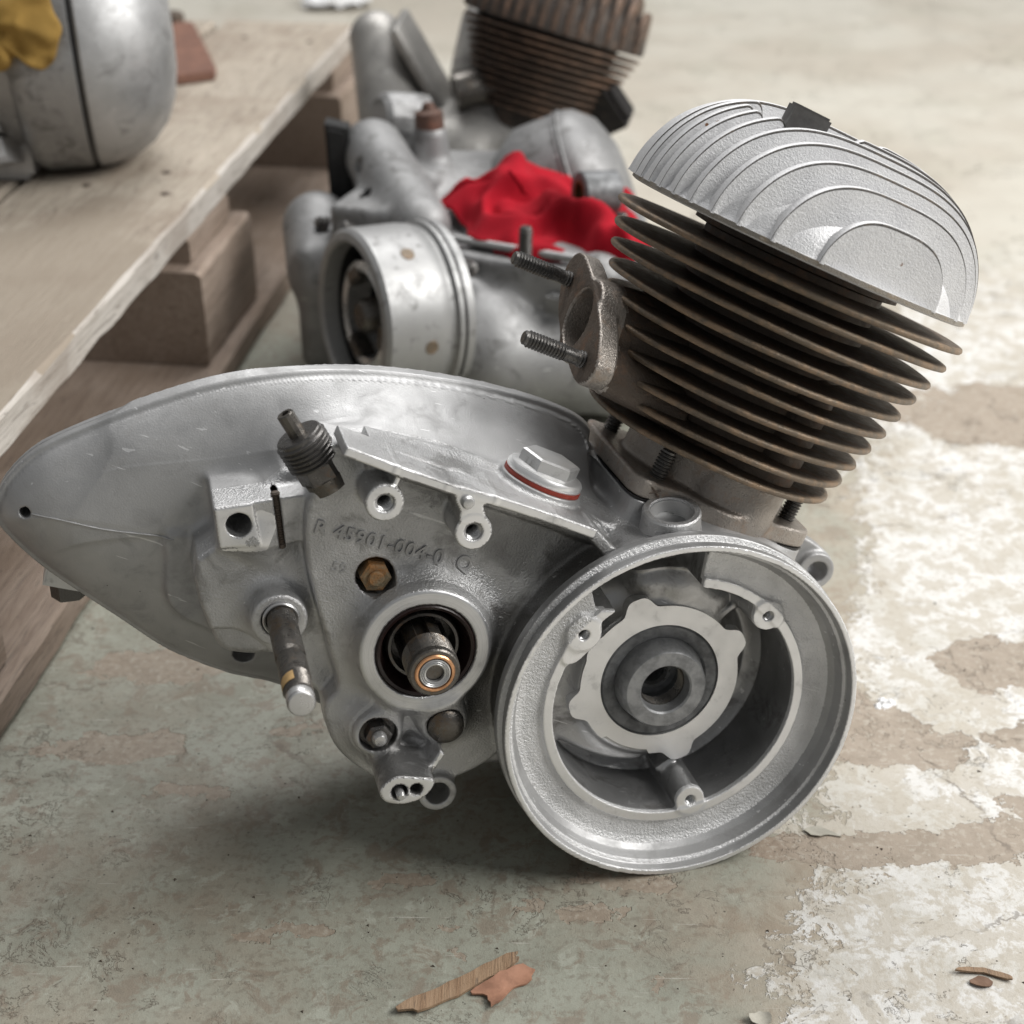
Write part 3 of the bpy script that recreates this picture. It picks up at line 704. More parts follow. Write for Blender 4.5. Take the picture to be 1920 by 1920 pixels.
# ---- flywheel ring housing
K = Vox((-87, -87, -63), (87, 87, 1.6), 0.7)
prof = [(83, 0), (83, -5), (81.2, -6), (81.2, -9), (84.2, -10), (84.2, -15), (80, -17), (79.5, -24), (79, -62), (0, -62), (0, -57), (50, -57), (57.1, -51), (57.6, -13.2), (62.2, -13.2), (62.5, -14.6), (63.6, -15.2), (71.5, -15.0), (74.6, -14.0), (76.8, -11),
        (78.0, -5.4), (79.8, -4.6), (80.2, 0)]
def ringf(x, y, z):
    return poly_sdf(np.sqrt(x * x + y * y)[:, :, 0][:, :, None] + 0 * z, z + 0 * x + 0 * y, prof)
_r2 = np.linspace(0, 125, 501, dtype=np.float32); _tab = poly_sdf(_r2[:, None], K.ax[2][None, :], prof)
def ringf(x, y, z):
    r = np.sqrt(x * x + y * y)[:, :, 0]; i = np.clip((r * 4), 0, 499); i0 = i.astype(int); f = (i - i0)[:, :, None]
    return _tab[i0] * (1 - f) + _tab[i0 + 1] * f
K.op(ringf, None)
# opening at the top where channel and inner flange are cut away
wedge = [(-13.5, 55), (-19.5, 76.3), (-30, 70.5), (-45, 62), (-58, 50.5), (-63.5, 41.5), (-55.5, 31), (-46, 34), (-30, 47)]
K.ext(wedge, -47, -5, 0.6, 1.0, cut=True)
# hub boss under the star plate and internal webs
K.cyl((0, 0), 47, -60, -36.5, 1.5, 9, r1=39)
K.ext(catmull([(-56, -8), (-52, -28), (-40, -41), (-22, -47), (0, -47.5), (14, -42), (8, -30), (-20, -20), (-40, 0), (-52, 4)], 4), -60, -41, 3, 6)
K.cap((-30, 30, -52), (-52, 18, -52), 8, 8)
K.cap((-24, 41, -46), (-4, 50, -46), 8.5, 7); K.cap((-8, 46, -45), (10, 44, -46), 9, 6)
K.cap((10, 34, -42), (24, 46, -42), 1.5, 2.5); K.box((16.5, 40, -50), (1.4, 11, 12), 0.6, 2, rot=[[.86, .5, 0], [-.5, .86, 0], [0, 0, 1]])
K.cap((22, -32, -50), (32, -44, -50), 5.5, 6); K.box((25, -38, -46), (1.2, 8, 10), 0.5, 2, rot=[[.84, .55, 0], [-.55, .84, 0], [0, 0, 1]])
# three cover-screw bosses growing from the inner flange
for (bx, by), rr in (((-56.6, 18.5), 7.5), ((22.6, 53.2), 7.2), ((30.4, -44.2), 7.0)):
    K.cyl((bx, by), rr, -57, -13.2, 0.4, 3.0)
K.ext(catmull([(-61, 5), (-62, 22), (-60, 27), (-52, 26), (-48.5, 19), (-51, 11), (-55, 4)], 4), -40, -13.2, 0.4, 2.0)
K.cyl((0, 0), 28.6, -70, -30, 0.2, 0.3, cut=True)
for (bx, by) in ((-56.6, 18.5), (22.6, 53.2), (30.4, -44.2)): K.cyl((bx, by), 2.5, -30, -8, 0.2, 0.2, cut=True)
K.cyl((0, 0), 60, -70, -59.8, 0.1, 0, cut=True)
# a casting mark and vent slots
ring_me = K.mesh('magneto_housing'); del K
def _rm(c, n):
    r = np.hypot(c[:, 0], c[:, 1])
    mk = (n[:, 2] > 0.9) & (((r < 62.4) & (c[:, 2] > -14.0) & (c[:, 2] < -12)) | ((c[:, 2] > -1) & (r > 76)))
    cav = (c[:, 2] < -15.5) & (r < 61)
    lip = (r > 73) & (n[:, 2] < 0.75) & (c[:, 2] > -18) & (r < 86)
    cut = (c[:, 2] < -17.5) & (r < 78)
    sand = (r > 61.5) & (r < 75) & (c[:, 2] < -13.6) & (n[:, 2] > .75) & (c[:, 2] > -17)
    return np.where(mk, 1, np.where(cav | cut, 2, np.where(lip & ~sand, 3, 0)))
facemat(ring_me, _rm)
ring = EP('magneto_housing', ring_me, [M['sand'], M['mach'], M['cavity'], M['smooth']])
ring['label'] = 'round open magneto housing ring at the right end of the crankcase'
# star-shaped bearing retainer
star = []
for i in range(180):
    a = 2 * math.pi * i / 180; r = 38.6
    for la, w, hgt in ((130, 9.5, 6.2), (48, 9.5, 6.0), (-50, 9.5, 6.2), (-143, 9.5, 6.0), (172, 8, 1.6)):
        dd = (math.degrees(a) - la + 180) % 360 - 180; r += hgt * math.exp(-(dd / w) ** 4)
    if -112 < ((math.degrees(a) + 180) % 360 - 180) < -72: r -= 2.2
    star.append((r * math.cos(a), r * math.sin(a)))
bm = bmesh.new(); n_ = 180; ro = [bm.verts.new((x * MM, y * MM, -35 * MM)) for x, y in star]
ri = [bm.verts.new((28.9 * math.cos(2 * math.pi * i / n_) * MM, 28.9 * math.sin(2 * math.pi * i / n_) * MM, -35 * MM)) for i in range(n_)]
ro2 = [bm.verts.new((v.co.x, v.co.y, -41 * MM)) for v in ro]; ri2 = [bm.verts.new((v.co.x, v.co.y, -44 * MM)) for v in ri]
for i in range(n_):
    j = (i + 1) % n_
    bm.faces.new((ro[i], ro[j], ri[j], ri[i])); bm.faces.new((ro2[i], ro2[j], ro[j], ro[i])); bm.faces.new((ri[i], ri[j], ri2[j], ri2[i]))
EP('bearing_retainer', bm2me('bearing_retainer', bm), M['mach'])
EP('shaft_seal', lathe([(28.8, -44), (28.7, -36.2), (27.6, -35.2), (23, -35.6), (21.4, -37), (20.8, -44)], 96, wob=0.12), M['charcoal'])
EP('crank_hub', lathe([(22, -50), (21.8, -38), (20.4, -31), (19.6, -27), (18.8, -26.2), (12.6, -26.0), (11.8, -26.8), (11.4, -32), (10.9, -33), (10.9, -40), (12.2, -41), (12.2, -46), (8.2, -46.4), (8.0, -58), (0, -58)], 80), M['greyrubber'])
EP('hub_thread', lathe([(11.3, -32 - i * .45 + (.0)) if i % 2 else (10.3, -32 - i * .45) for i in range(18)], 64), M['steel'])
EP('crank_taper', lathe([(9.5, -47), (8.6, -44.6), (7.0, -44.4), (6.4, -47)], 48), M['brightsteel'])
# ---- cylinder barrel: axis along v at (u,d) = (-12,-75)
CU, CD = -9.5, -79.0
AXC = frame((CU, 0, CD), (0, 1, 0), (1, 0, 0))      # local z = v, local x = u, local y = -d
barrel = EP('cylinder_barrel', lathe([(31, 81), (35, 81), (35, 96), (36, 108), (44, 118), (44, 198), (50, 199), (50, 202.2), (31, 202.2)], 72), M['iron'], AXC)
barrel['label'] = 'rust brown cast iron cylinder with ten thin round fins'
def finmesh(R, th=3.3, r0=43.0, seed=0):
    """thin tapering disc; outer rim gets the worn material"""
    rng = random.Random(seed); n = 128; v = []; f = []; mi = []
    pr = [(r0, -th * .75), (R * .62, -th * .62), (R - 2.2, -th * .46), (R - .55, -th * .36), (R, -th * .1), (R, th * .12), (R - .5, th * .36), (R - 2.2, th * .46), (R * .62, th * .62), (r0, th * .75)]
    ph = [rng.uniform(0, 6.28) for _ in range(4)]
    for i in range(n):
        t = 2 * math.pi * i / n; e = .25 * math.sin(3 * t + ph[0]) + .15 * math.sin(7 * t + ph[1]); w = .35 * math.sin(2 * t + ph[2]) + .18 * math.sin(5 * t + ph[3])
        for r, z in pr:
            k = max(0, (r - r0) / (R - r0)); rr = r + e * k
            v.append((rr * math.cos(t) * MM, rr * math.sin(t) * MM, (z + w * k) * MM))
    m = len(pr)
    for i in range(n):
        for k in range(m - 1):
            f.append((i * m + k, ((i + 1) % n) * m + k, ((i + 1) % n) * m + k + 1, i * m + k + 1)); mi.append(1 if 2 <= k <= 6 else 0)
    me = bpy.data.meshes.new('cooling_fin'); me.from_pydata(v, [], f); me.update()
    smooth(me, 50); me.polygons.foreach_set('material_index', mi); return me
for i in range(10):
    vv = 192.4 - 9.57 * i; R = 85.6 - 2.67 * i
    EP('cooling_fin', finmesh(R, seed=i), [M['iron'], M['ironedge']], frame((CU, vv, CD), (0, 1, 0), (1, 0, 0)), barrel)
# transfer and intake swellings that bridge the fins, base flange, intake stub: one casting in distance fields
B = Vox((-100, 77, -128), (50, 166, -14), 1.0)
B.ext(BASE, 79.2, 88.2, 1.6, 0, a=1)
neck = catmull([(-32, -76), (-29, -62), (-24, -48), (-18, -37), (-8, -31.5), (6, -33), (13, -40), (15, -54), (24, -62), (32, -71), (32, -97), (18, -110), (-24, -110), (-31, -98)], 4)
B.ext(neck, 82, 112, 1.0, 2.0, a=1)
B.cyl((CU, CD), 36, 80, 128, 1, 3, a=1)
# front-right transfer swelling seen between the lower fins
B.cap((4, 92, -40), (8, 146, -44), 12.5, 6); B.cap((-20, 104, -52), (-26, 130, -57), 8, 5)
# intake stub towards -u
B.cyl((137, -81), 20, -93, -40, 1.5, 6, a=0, r1=25)
B.cap((-84, 127, -59), (-48, 121, -54), 8.5, 7); B.cap((-84, 147, -104), (-48, 144, -104), 8.5, 7)
B.cap((-80, 119, -56), (-46, 117, -48), 6, 5)
INT = [(v_ - 0.8, d_ - 6) for v_, d_ in catmull([(159.5, -115), (149, -117), (134, -104), (124, -80), (117, -56), (116, -42), (122, -33), (131, -34), (142, -46), (152, -66), (159, -86), (163, -104)], 4)]
B.ext(INT, -94, -84, 1.1, 1.5, a=0)
B.cyl((137.2, -82), 14.2, -120, -30, 0.4, 0.5, a=0, cut=True)
body_me = B.mesh('cylinder_base'); del B
def _bm(c, n):
    face = (n[:, 0] < -0.85) & (c[:, 0] < -92.5)
    low = c[:, 1] < 104
    st = (c[:, 0] < -80)
    return np.where(face, 0, np.where(low | st, 1, 0))
facemat(body_me, _bm)
cbase = EP('cylinder_base', body_me, [M['iron'], M['ironbase']], None, barrel)
EP('gasket', prism([(x * 1.002, -d) for x, d in BASE], 78.5, 79.3, 0), M['black'], frame((0, 0, 0), (0, 1, 0), (1, 0, 0)), barrel)
# studs
for (u, d, z0, z1) in ((-42, -48.5, 85, 102), (-44, -113, 85, 101), (33, -58, 85, 102), (33, -110, 85, 101)):
    EP('stud', lathe(thread_prof(4.1, z0, z1, 1.55, 0.75), 28), M['thread'], frame((u, 0, d), (0.02, 1, 0), (1, 0, 0)), barrel)
for (v, d) in ((148.6, -110), (125.2, -53)):
    EP('stud', lathe(thread_prof(3.9, 91, 98, 1.5, 0.5, chamfer=.3) [:-1] + [(3.3, 98), (3.5, 104)] + thread_prof(3.9, 104, 124, 1.5, 0.7, cap=False), 28), M['thread'], frame((0, v, d), (-1, 0, 0), (0, 1, 0)), barrel)
EP('base_mark', tube([(-46, 82.5, -37.2), (-41, 85.5, -37.3)], 0.5, 5), M['iron'], None, barrel)
EP('base_mark', tube([(-46, 85.7, -37.2), (-40.6, 82.3, -37.3)], 0.5, 5), M['iron'], None, barrel)

# ---- cylinder head: domed, fifteen fins running fore and aft
k = NT('silver_head_paint')
n1 = k.noise(1500, 3, 0.6); n2 = k.noise(70, 5, 0.65); n3 = k.voro(95)
col = k.mix(k.ramp(n2, 0.35, 0.7), (0.73, 0.73, 0.735), (0.64, 0.64, 0.65))
col = k.mix(k.math('MULTIPLY', k.ramp(n1, 0.58, 0.70), 0.35), col, (0.36, 0.35, 0.35))
chip = k.math('MULTIPLY', k.ramp(n3, 0.10, 0.06), k.ramp(k.noise(45, 3), 0.56, 0.62))
col = k.mix(chip, col, (0.20, 0.10, 0.05))
edge = k.math('MULTIPLY', k.ramp(k.pointiness(), 0.56, 0.66), k.ramp(k.noise(160, 4), 0.42, 0.62))
col = k.mix(k.math('MULTIPLY', edge, 0.75), col, (0.20, 0.16, 0.12))
M['head'] = k.done(col, k.ramp(n2, 0.3, 0.7, 0.45, 0.6), 0.4, k.bump(k.math('ADD', n1, k.noise(750, 3)), 0.35, 0.0008))
M['head_edge_shade'] = rusty('worn_edge_gap_shade', (0.045, 0.040, 0.035), (0.11, 0.085, 0.06), 0.35, 0.6, 0.2, 0.3, (0.20, 0.19, 0.175))  # crest wear, darkened to paint in the shade of the gaps between fins
M['headrim'] = rusty('scuffed_head_rim', (0.30, 0.275, 0.24), (0.36, 0.29, 0.21), 0.45, 0.5, 0.4, 0.5, (0.55, 0.54, 0.52))
HU, HB = -14.0, 203.0
def headW(d): return 80.5 * math.sqrt(max(1 - ((d + 75) / 88.0) ** 2, 0))
def headH(d): return 57 * math.sqrt(max(1 - ((d + 75) / 93.0) ** 2, 0))
def headh(x, d, W=None, H=None):
    W = headW(d) if W is None else W; H = headH(d) if H is None else H
    return H * math.sqrt(max(1 - min(abs(x) / max(W, 1e-3), 1) ** 3, 0))
# core dome (valley surface) as a grid over the footprint
v = []; f = []; na, nr = 160, 60
rings = []
for j in range(nr + 1):
    s = j / nr; row = []
    for i in range(na):
        t = 2 * math.pi * i / na; x = 80.0 * s * math.cos(t); dd = -75 + 87.5 * s * math.sin(t)
        h = max(headh(x * 1.0, dd) * 0.86 - 11.5, 2.6) if abs(dd + 75) < 79 else 2.6
        row.append(len(v)); v.append(((HU + x) * MM, (HB + h) * MM, dd * MM))
        if j == 0: break
    rings.append(row)
for (rr, hh) in ((1.0, 0.6), (0.985, 0.0), (0.60, 0.0)):
    row = []
    for i in range(na):
        t = 2 * math.pi * i / na; row.append(len(v)); v.append(((HU + 80 * rr * math.cos(t)) * MM, (HB + hh) * MM, (-75 + 87.5 * rr * math.sin(t)) * MM))
    rings.append(row)
for A_, B_ in zip(rings[:-1], rings[1:]):
    for i in range(na):
        j = (i + 1) % na
        f.append((A_[0], B_[i], B_[j]) if len(A_) == 1 else (A_[i], A_[j], B_[j], B_[i]))
f.append(tuple(rings[-1]))
hme = pymesh('cylinder_head', v, f, 45); facemat(hme, lambda c, n: (c[:, 1] < HB + 2.0) & (n[:, 1] > -0.7))
head = EP('cylinder_head', hme, [M['head'], M['headrim']])
head['label'] = 'domed silver cylinder head with parallel rounded fins'
EP('head_gasket', lathe([(44, 202.2), (47, 202.2), (47, 203.2), (44, 203.2)], 64, closed=True), M['steel'], frame((HU + 1, 0, CD), (0, 1, 0), (1, 0, 0)), head)
def headfin(d0, cuts=None, thick=6.6, seg=64, front=False):
    """plate fin whose front face sits at d0; a rounded crest follows the dome. cuts = (x0,x1) span left out (plug well)"""
    W, H = headW(d0), headH(d0); spans = [(-1, 1)] if cuts is None else [(-1, (cuts[0] - HU) / W), ((cuts[1] - HU) / W, 1)]
    objs = []
    for (a, b) in spans:
        v = []; f = []
        cs = [(0.9 if not front else 0.3, 0.0), (0.4 if not front else 0.15, 0.55), (0.0, 0.945), (0.0, 0.968), (-0.5, 0.99), (-1.3, 1.0), (-thick * .55, 1.0), (-thick * .85, .975), (-thick, .93), (-thick - .5, 0.55), (-thick - 1.0, 0.0)]
        th0 = math.asin(max(-1, min(1, a))); th1 = math.asin(max(-1, min(1, b)))
        for i in range(seg + 1):
            x = W * math.sin(th0 + (th1 - th0) * i / seg); h = headh(x, d0, W, H)
            endf = 1.0
            if cuts is not None:
                for ce, sg in ((b, 1), (a, -1)):
                    if abs(abs(ce) - 1) > 1e-6:
                        q = abs(x / W - ce) * W
                        if q < 9: endf = math.sqrt(max(1 - ((9 - q) / 9) ** 2, 0)) * .55 + .45
            low = 2.1 if front else max(h * 0.80 - 14.0, 2.1)
            for dz, fr in cs:
                hh = low + (max(h * endf, low + .4) - low) * fr
                v.append(((HU + x) * MM, (HB + hh) * MM, (d0 + dz) * MM))
        m = len(cs)
        for i in range(seg):
            for q in range(m - 1): f.append((i * m + q, (i + 1) * m + q, (i + 1) * m + q + 1, i * m + q + 1))
        f.append(tuple(range(m))); f.append(tuple(range(seg * m, seg * m + m))[::-1])
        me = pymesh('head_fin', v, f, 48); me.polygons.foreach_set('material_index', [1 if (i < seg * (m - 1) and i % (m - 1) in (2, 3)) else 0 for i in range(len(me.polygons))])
        objs.append(EP('head_fin', me, [M['head'], M['head_edge_shade']], None, head))
    return objs
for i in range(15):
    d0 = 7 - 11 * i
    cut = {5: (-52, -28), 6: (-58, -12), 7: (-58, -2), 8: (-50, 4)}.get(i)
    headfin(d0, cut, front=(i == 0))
EP('plug_blank', prism([(-8.5, -7.5), (8.5, -7.5), (8.5, 7.5), (-8.5, 7.5)], 30, 56.5, 1.0), plain('dark_grey_steel', (0.14, 0.135, 0.13), 0.5, 0.6, 0.3, 150), frame((-48, 203, -55), (0.02, 1, 0.05), (0.97, 0, .22)), head)

# ---- gearbox fittings
def cylpart(name, c, d0, prof, mat, n=56, parent=None, tilt=(0, 0, 1)):
    return EP(name, lathe(prof, n), mat, frame((c[0], c[1], d0), tilt, (1, 0, 0)), parent)
# output shaft: seal, ring, splined shaft, copper washer
SC = (-118, -13)
cylpart('seal_lip', SC, 0, [(22.1, -40), (22.1, -21.4), (21.2, -20.4), (20.0, -20.8), (19.3, -23), (18.2, -28), (16.6, -32), (16.2, -36), (14, -37)], M['seal'], 72)
cylpart('bearing_ring', SC, 0, [(16.2, -34), (16.2, -27), (15.6, -26.2), (14.4, -26.2), (14.0, -27), (14.0, -38), (0, -38)], M['thread'], 64)
def spline(n=6, r0=9.0, r1=11.2, z0=-38, z1=-1.5):
    poly = []
    for i in range(n):
        a = 2 * math.pi * i / n; w = math.pi / n
        for t in (-.98, -.5, 0): poly.append((r0 * math.cos(a + w * t + w * .0 - w * .02), r0 * math.sin(a + w * t)))
        for t in (0.02, .33, .66, .98): poly.append((r1 * math.cos(a + w * t), r1 * math.sin(a + w * t)))
    return poly
shaft = EP('output_shaft', prism(spline(), -38, -1.5, 0.5), M['steel'], frame((SC[0], SC[1], 0), (0, 0, 1), (.9, .3, 0)))
EP('shaft_thread', lathe([(r, z) for i in range(11) for r, z in ((11.35, -16 + i * 1.15), (10.7, -15.4 + i * 1.15))], 64), M['steel'], frame((SC[0], SC[1], 0), (0, 0, 1)), shaft)
EP('shaft_end', lathe([(11.2, -4), (11.0, -1.0), (10.3, -0.4), (8.8, -0.4), (8.6, -1.2), (6.6, -1.2)], 64), M['steel'], frame((SC[0], SC[1], 0), (0, 0, 1)), shaft)
EP('copper_washer', lathe([(8.7, -1.4), (8.7, 0.0), (8.2, 0.5), (7.3, 0.5), (7.0, 0.0), (6.9, -1.4)], 64), M['copper'], frame((SC[0], SC[1], 0), (0, 0, 1)), shaft)
EP('clutch_rod_bush', lathe([(6.6, -2), (6.6, .3), (6.2, .5), (5.7, .1), (5.4, .5), (4.9, .1), (4.6, .5), (4.0, .3), (3.9, -1), (3.7, -14), (0, -14)], 56), M['brightsteel'], frame((SC[0], SC[1], 0), (0, 0, 1)), shaft)
EP('bush_bore', lathe([(3.65, -1.2), (3.6, -13), (0, -13)], 40), M['void'], frame((SC[0], SC[1], 0), (0, 0, 1)), shaft)
# kick-starter shaft
kick = EP('kickstart_shaft', lathe([(0, -48), (6.3, -48), (6.4, 6), (6.35, 7), (5.6, 8), (5.6, 10), (6.2, 11), (6.2, 27), (5.0, 28.5)] + [(r, z) for i in range(6) for r, z in ((5.9, 29.5 + i * 1.3), (5.1, 30.2 + i * 1.3))] + [(4.6, 37.6), (5.5, 38.6), (5.6, 45.5), (4.9, 46.4), (0, 46.6)], 48), [M['steel']], frame((-179.6, -22.6, -4), (0, 0, 1)))
EP('shaft_tip', lathe([(5.65, 41), (5.65, 45.4), (4.9, 46.5), (0, 46.8)], 40), M['brightsteel'], frame((-179.6, -22.6, -4), (0, 0, 1)), kick)
EP('thread_sealant', lathe([(6.2, 29), (6.3, 36)], 20, 2.2, 4.0), plain('tan_sealant', (0.45, 0.29, 0.12), 0.6), frame((-179.6, -22.6, -4), (0, 0, 1)), kick)
EP('shaft_bush', lathe([(8.0, -44), (8.0, -33.4), (7.4, -32.8), (6.7, -33.2), (6.6, -44)], 48), M['brightsteel'], frame((-179.6, -22.9, 0), (0, 0, 1)), kick)
# rusted bolt head, lower nut, core plug
bolt = EP('rusted_bolt', hexa(12.0, -46, -31.5, 1.3, rot=.3), M['rustbolt'], frame((-148.5, 8.6, 0), (0, 0, 1)))
EP('bolt_stud', lathe([(0, -32), (3.6, -32), (3.6, -30.4), (3.0, -29.9), (0, -29.8)], 32), M['rustbolt'], frame((-148.5, 8.6, 0), (0, 0, 1)), bolt)
EP('washer', lathe([(0, -45.6), (8.0, -45.6), (8.0, -43.8), (0, -43.8)], 40), M['iron'], frame((-148.5, 8.6, 0), (0, 0, 1)), bolt)
nut = EP('lower_nut', hexa(10.5, -27, -20.5, 1.2, rot=.5), M['thread'], frame((-121.5, -58.2, 0), (0, 0, 1)))
EP('stud_end', lathe([(0, -21), (3.4, -21), (3.3, -18.4), (2.4, -17.2), (0, -16.8)], 32), M['brightsteel'], frame((-121.5, -58.2, 0), (0, 0, 1)), nut)
EP('washer', lathe([(0, -28.8), (8.0, -28.8), (8.0, -27), (0, -27)], 40), M['thread'], frame((-121.5, -58.2, 0), (0, 0, 1)), nut)
EP('core_plug', lathe([(8.0, -27), (8.0, -19.2), (7.2, -18.2), (4, -17.0), (0, -16.6)], 48), M['steel'], frame((-95, -44.2, 0), (0, 0, 1)))
EP('dowel_pin', lathe([(2.9, -20), (2.9, -10.4), (2.2, -9.2), (0, -8.8)], 32), M['brightsteel'], frame((-131.6, 59.6, 0), (0, 0, 1)))
EP('locating_pin', lathe([(1.9, -10), (1.9, 2.2), (1.3, 3.0), (0, 3.1)], 28), M['brightsteel'], frame((-109.6, -71.6, 0), (0, 0, 1)))
EP('screw_thread', lathe([(r, z) for i in range(12) for r, z in ((3.65, -13 - i * .9), (3.1, -13.4 - i * .9))], 36), M['brightsteel'], frame((-164, 47.8, 0), (0, 0, 1)))
EP('screw_thread', lathe([(r, z) for i in range(12) for r, z in ((3.65, -13 - i * .9), (3.1, -13.4 - i * .9))], 36), M['brightsteel'], frame((-123.6, 47.8, 0), (0, 0, 1)))
for bx, by in ((-56.6, 18.5), (22.6, 53.2), (30.4, -44.2)):
    EP('screw_thread', lathe([(r, z) for i in range(10) for r, z in ((2.48, -14 - i * .8), (2.0, -14.4 - i * .8))] + [(0, -24)], 30), M['brightsteel'], frame((bx, by, 0), (0, 0, 1)))
fn = EP('filler_neck', lathe([(14.6, 12), (13.8, 14.5), (13.4, 17), (13.2, 20), (13.1, 22.4), (12.4, 23.2), (10.2, 23.2), (9.6, 22.6), (9.4, 12.5), (0, 12.5)], 64), [M['cast'], M['mach']], frame((-27, 60.8, -31.7), (-0.43, 0.885, 0.18), (1, 0, 0)))
EP('screw_thread', lathe([(r, z) for i in range(10) for r, z in ((9.55, 21.8 - i * .9), (8.8, 21.4 - i * .9))], 48), M['mach'], frame((-27, 60.8, -31.7), (-0.43, 0.885, 0.18), (1, 0, 0)), fn)
# slit clamp screw
sp0 = lugpt(26.5, -1.5); sp1 = lugpt(26.5, 24)
EP('clamp_screw', lathe(thread_prof(2.1, 0, 26, 1.1, 0.45), 22), M['iron'], frame((sp0[0], sp0[1], -45.5), (e2[0], e2[1], 0.02)))
# filler plug on the deck with its red fibre washer
fp = EP('filler_plug', lathe([(0, 68.6), (17.2, 68.6), (17.6, 69.2), (17.6, 71.2), (16.8, 72.4), (14.2, 72.8), (13.4, 73.2), (0, 73.2)], 64), M['mach'], frame((-91.5, 2.6, -46), (0, 1, 0), (.9, 0, .3)))
EP('plug_hexagon', hexa(24.0, 72.8, 78.8, 1.4, rot=.2), M['machd'], frame((-91.5, 2.6, -46), (0, 1, 0), (.9, 0, .3)), fp)
EP('fibre_washer', lathe([(0, 66.9), (17.9, 66.9), (17.9, 68.6), (0, 68.6)], 64), M['redwasher'], frame((-91.5, 2.6, -46), (0, 1, 0)), fp)
# speedometer drive spout
ax = Vector((-0.78, 0.62, 0.02)).normalized(); sp = Vector((-187.5, 44.5, -40))
spout = EP('speedometer_drive', lathe(thread_prof(11.2, 4, 18.5, 2.1, 1.1), 48), M['thread'], frame(sp, ax))
EP('drive_hexagon', hexa(17.5, -3, 4.4, 1.0), M['thread'], frame(sp, ax), spout)
EP('drive_collar', lathe([(8.6, -9), (9.2, -3), (0, -3)], 40), M['steel'], frame(sp, ax), spout)
EP('square_spigot', lathe([(3.7, 17), (3.7, 28.5), (3.3, 29.1), (2.0, 29.1), (1.9, 26), (0, 26)], 12, ang=20), M['steel'], frame(sp, ax), spout)
# raised casting number, laid on the casting's own surface
def text3d(t, size, mat, org, ang, depth=1.0, spacing=1.1):
    cu = bpy.data.curves.new('casting_number', 'FONT'); cu.body = t; cu.size = size * MM; cu.extrude = 0.5 * MM; cu.bevel_depth = 0.14 * MM; cu.bevel_resolution = 1; cu.space_character = spacing
    o = bpy.data.objects.new('tmp', cu); COL.objects.link(o); dg = bpy.context.evaluated_depsgraph_get()
    me = bpy.data.meshes.new_from_object(o.evaluated_get(dg)); bpy.data.objects.remove(o)
    ca, sa = math.cos(ang), math.sin(ang)
    for q in me.vertices:
        x, y, z = q.co * 1000; u = org[0] + x * ca - y * sa; v = org[1] + x * sa + y * ca
        q.co = Vector((u, v, height_at(u, v) + (depth if z > 0.3 else -0.6))) * MM
    me.update(); return EP('casting_number', me, mat)
text3d('R 45901-004-0  Q', 8.8, M['smooth'], (-181.5, 19.0), 0.07, 0.9)
text3d('59', 6.4, M['smooth'], (-168, 5.0), 0.08, 0.4)
# ================================================================== second engine, behind the first, its cylinder taken off
e2o = Vector((0.0, 1.08, 0.0))
eng2 = thing('engine', 'grey engine without its cylinder, a red rag stuffed in the crankcase mouth', 'engine', e2o)
def P2(name, me, mats, m4=None, parent=None, root=None, off=None):
    root = root or eng2; off = off if off is not None else root.location
    m = Matrix.Translation(-off) @ (m4 if m4 is not None else Matrix.Identity(4))
    if parent is not None: return meshobj(name, me, mats, parent, parent.matrix_basis.inverted() @ m)
    return meshobj(name, me, mats, root, m)
D = Vox((-185, 955, 2), (120, 1275, 200), 2.0)
D.ext(catmull([(-44, 1040), (-20, 1018), (40, 996), (80, 985), (96, 1010), (100, 1080), (92, 1150), (20, 1160), (-60, 1150), (-66, 1090)], 4), 14, 122, 5, 0)
D.ext([(-30, 1044), (70, 996), (92, 1012), (94, 1140), (-40, 1140)], 110, 129, 2, 3)
D.cap((-20, 1010, 60), (-60, 1040, 70), 44, 10); D.cap((40, 1010, 48), (-10, 1000, 52), 34, 12)
# gearbox back: pod with two slots, drive boss, hub
D.cap((-108, 1182, 148), (-66, 1068, 128), 25, 6, r2=22); D.box((-90, 1130, 110), (24, 62, 30), 6, 10, rot=[[.94, .34, 0], [-.34, .94, 0], [0, 0, 1]])
D.cap((-122, 1120, 140), (-116, 1140, 150), 5.5, 1, cut=True); D.cap((-112, 1086, 128), (-106, 1104, 138), 5.5, 1, cut=True)
D.cap((-150, 1145, 100), (-142, 1098, 84), 27, 10); D.box((-120, 1130, 60), (40, 60, 50), 12, 12)
D.cap((-60, 1185, 120), (-64, 1188, 158), 14, 8)
D.box((-30, 1200, 70), (90, 50, 62), 14, 14)
D.cap((60, 1000, 60), (60, 1000, 118), 15, 5)
# plug boss with bore facing the viewer
D.cap((-12, 1012, 80), (-6, 1030, 78), 15, 5)
m2 = D.mesh('crankcase'); del D
P2('crankcase', m2, M['bg'])
pb = P2('plug_boss', lathe([(9.5, -14), (9.5, 8), (10.2, 9), (13.6, 9), (14.6, 8), (15, -14)], 40), M['bg'], frame((-11, 1002, 82), (-.25, -.9, .36)))
P2('boss_bore', lathe([(0, -10), (9.6, -10), (9.6, 7)], 40), M['void'], frame((-11, 1002, 82), (-.25, -.9, .36)), pb)
P2('dark_upright', prism([(-9, -30), (9, -26), (7, 50), (-11, 54)], -10, 14, 3), M['void'], frame((-132, 1178, 120), (0, -1, 0), (1, 0, 0)))  # plain near-black upright piece of no particular kind, beside the gearbox pod
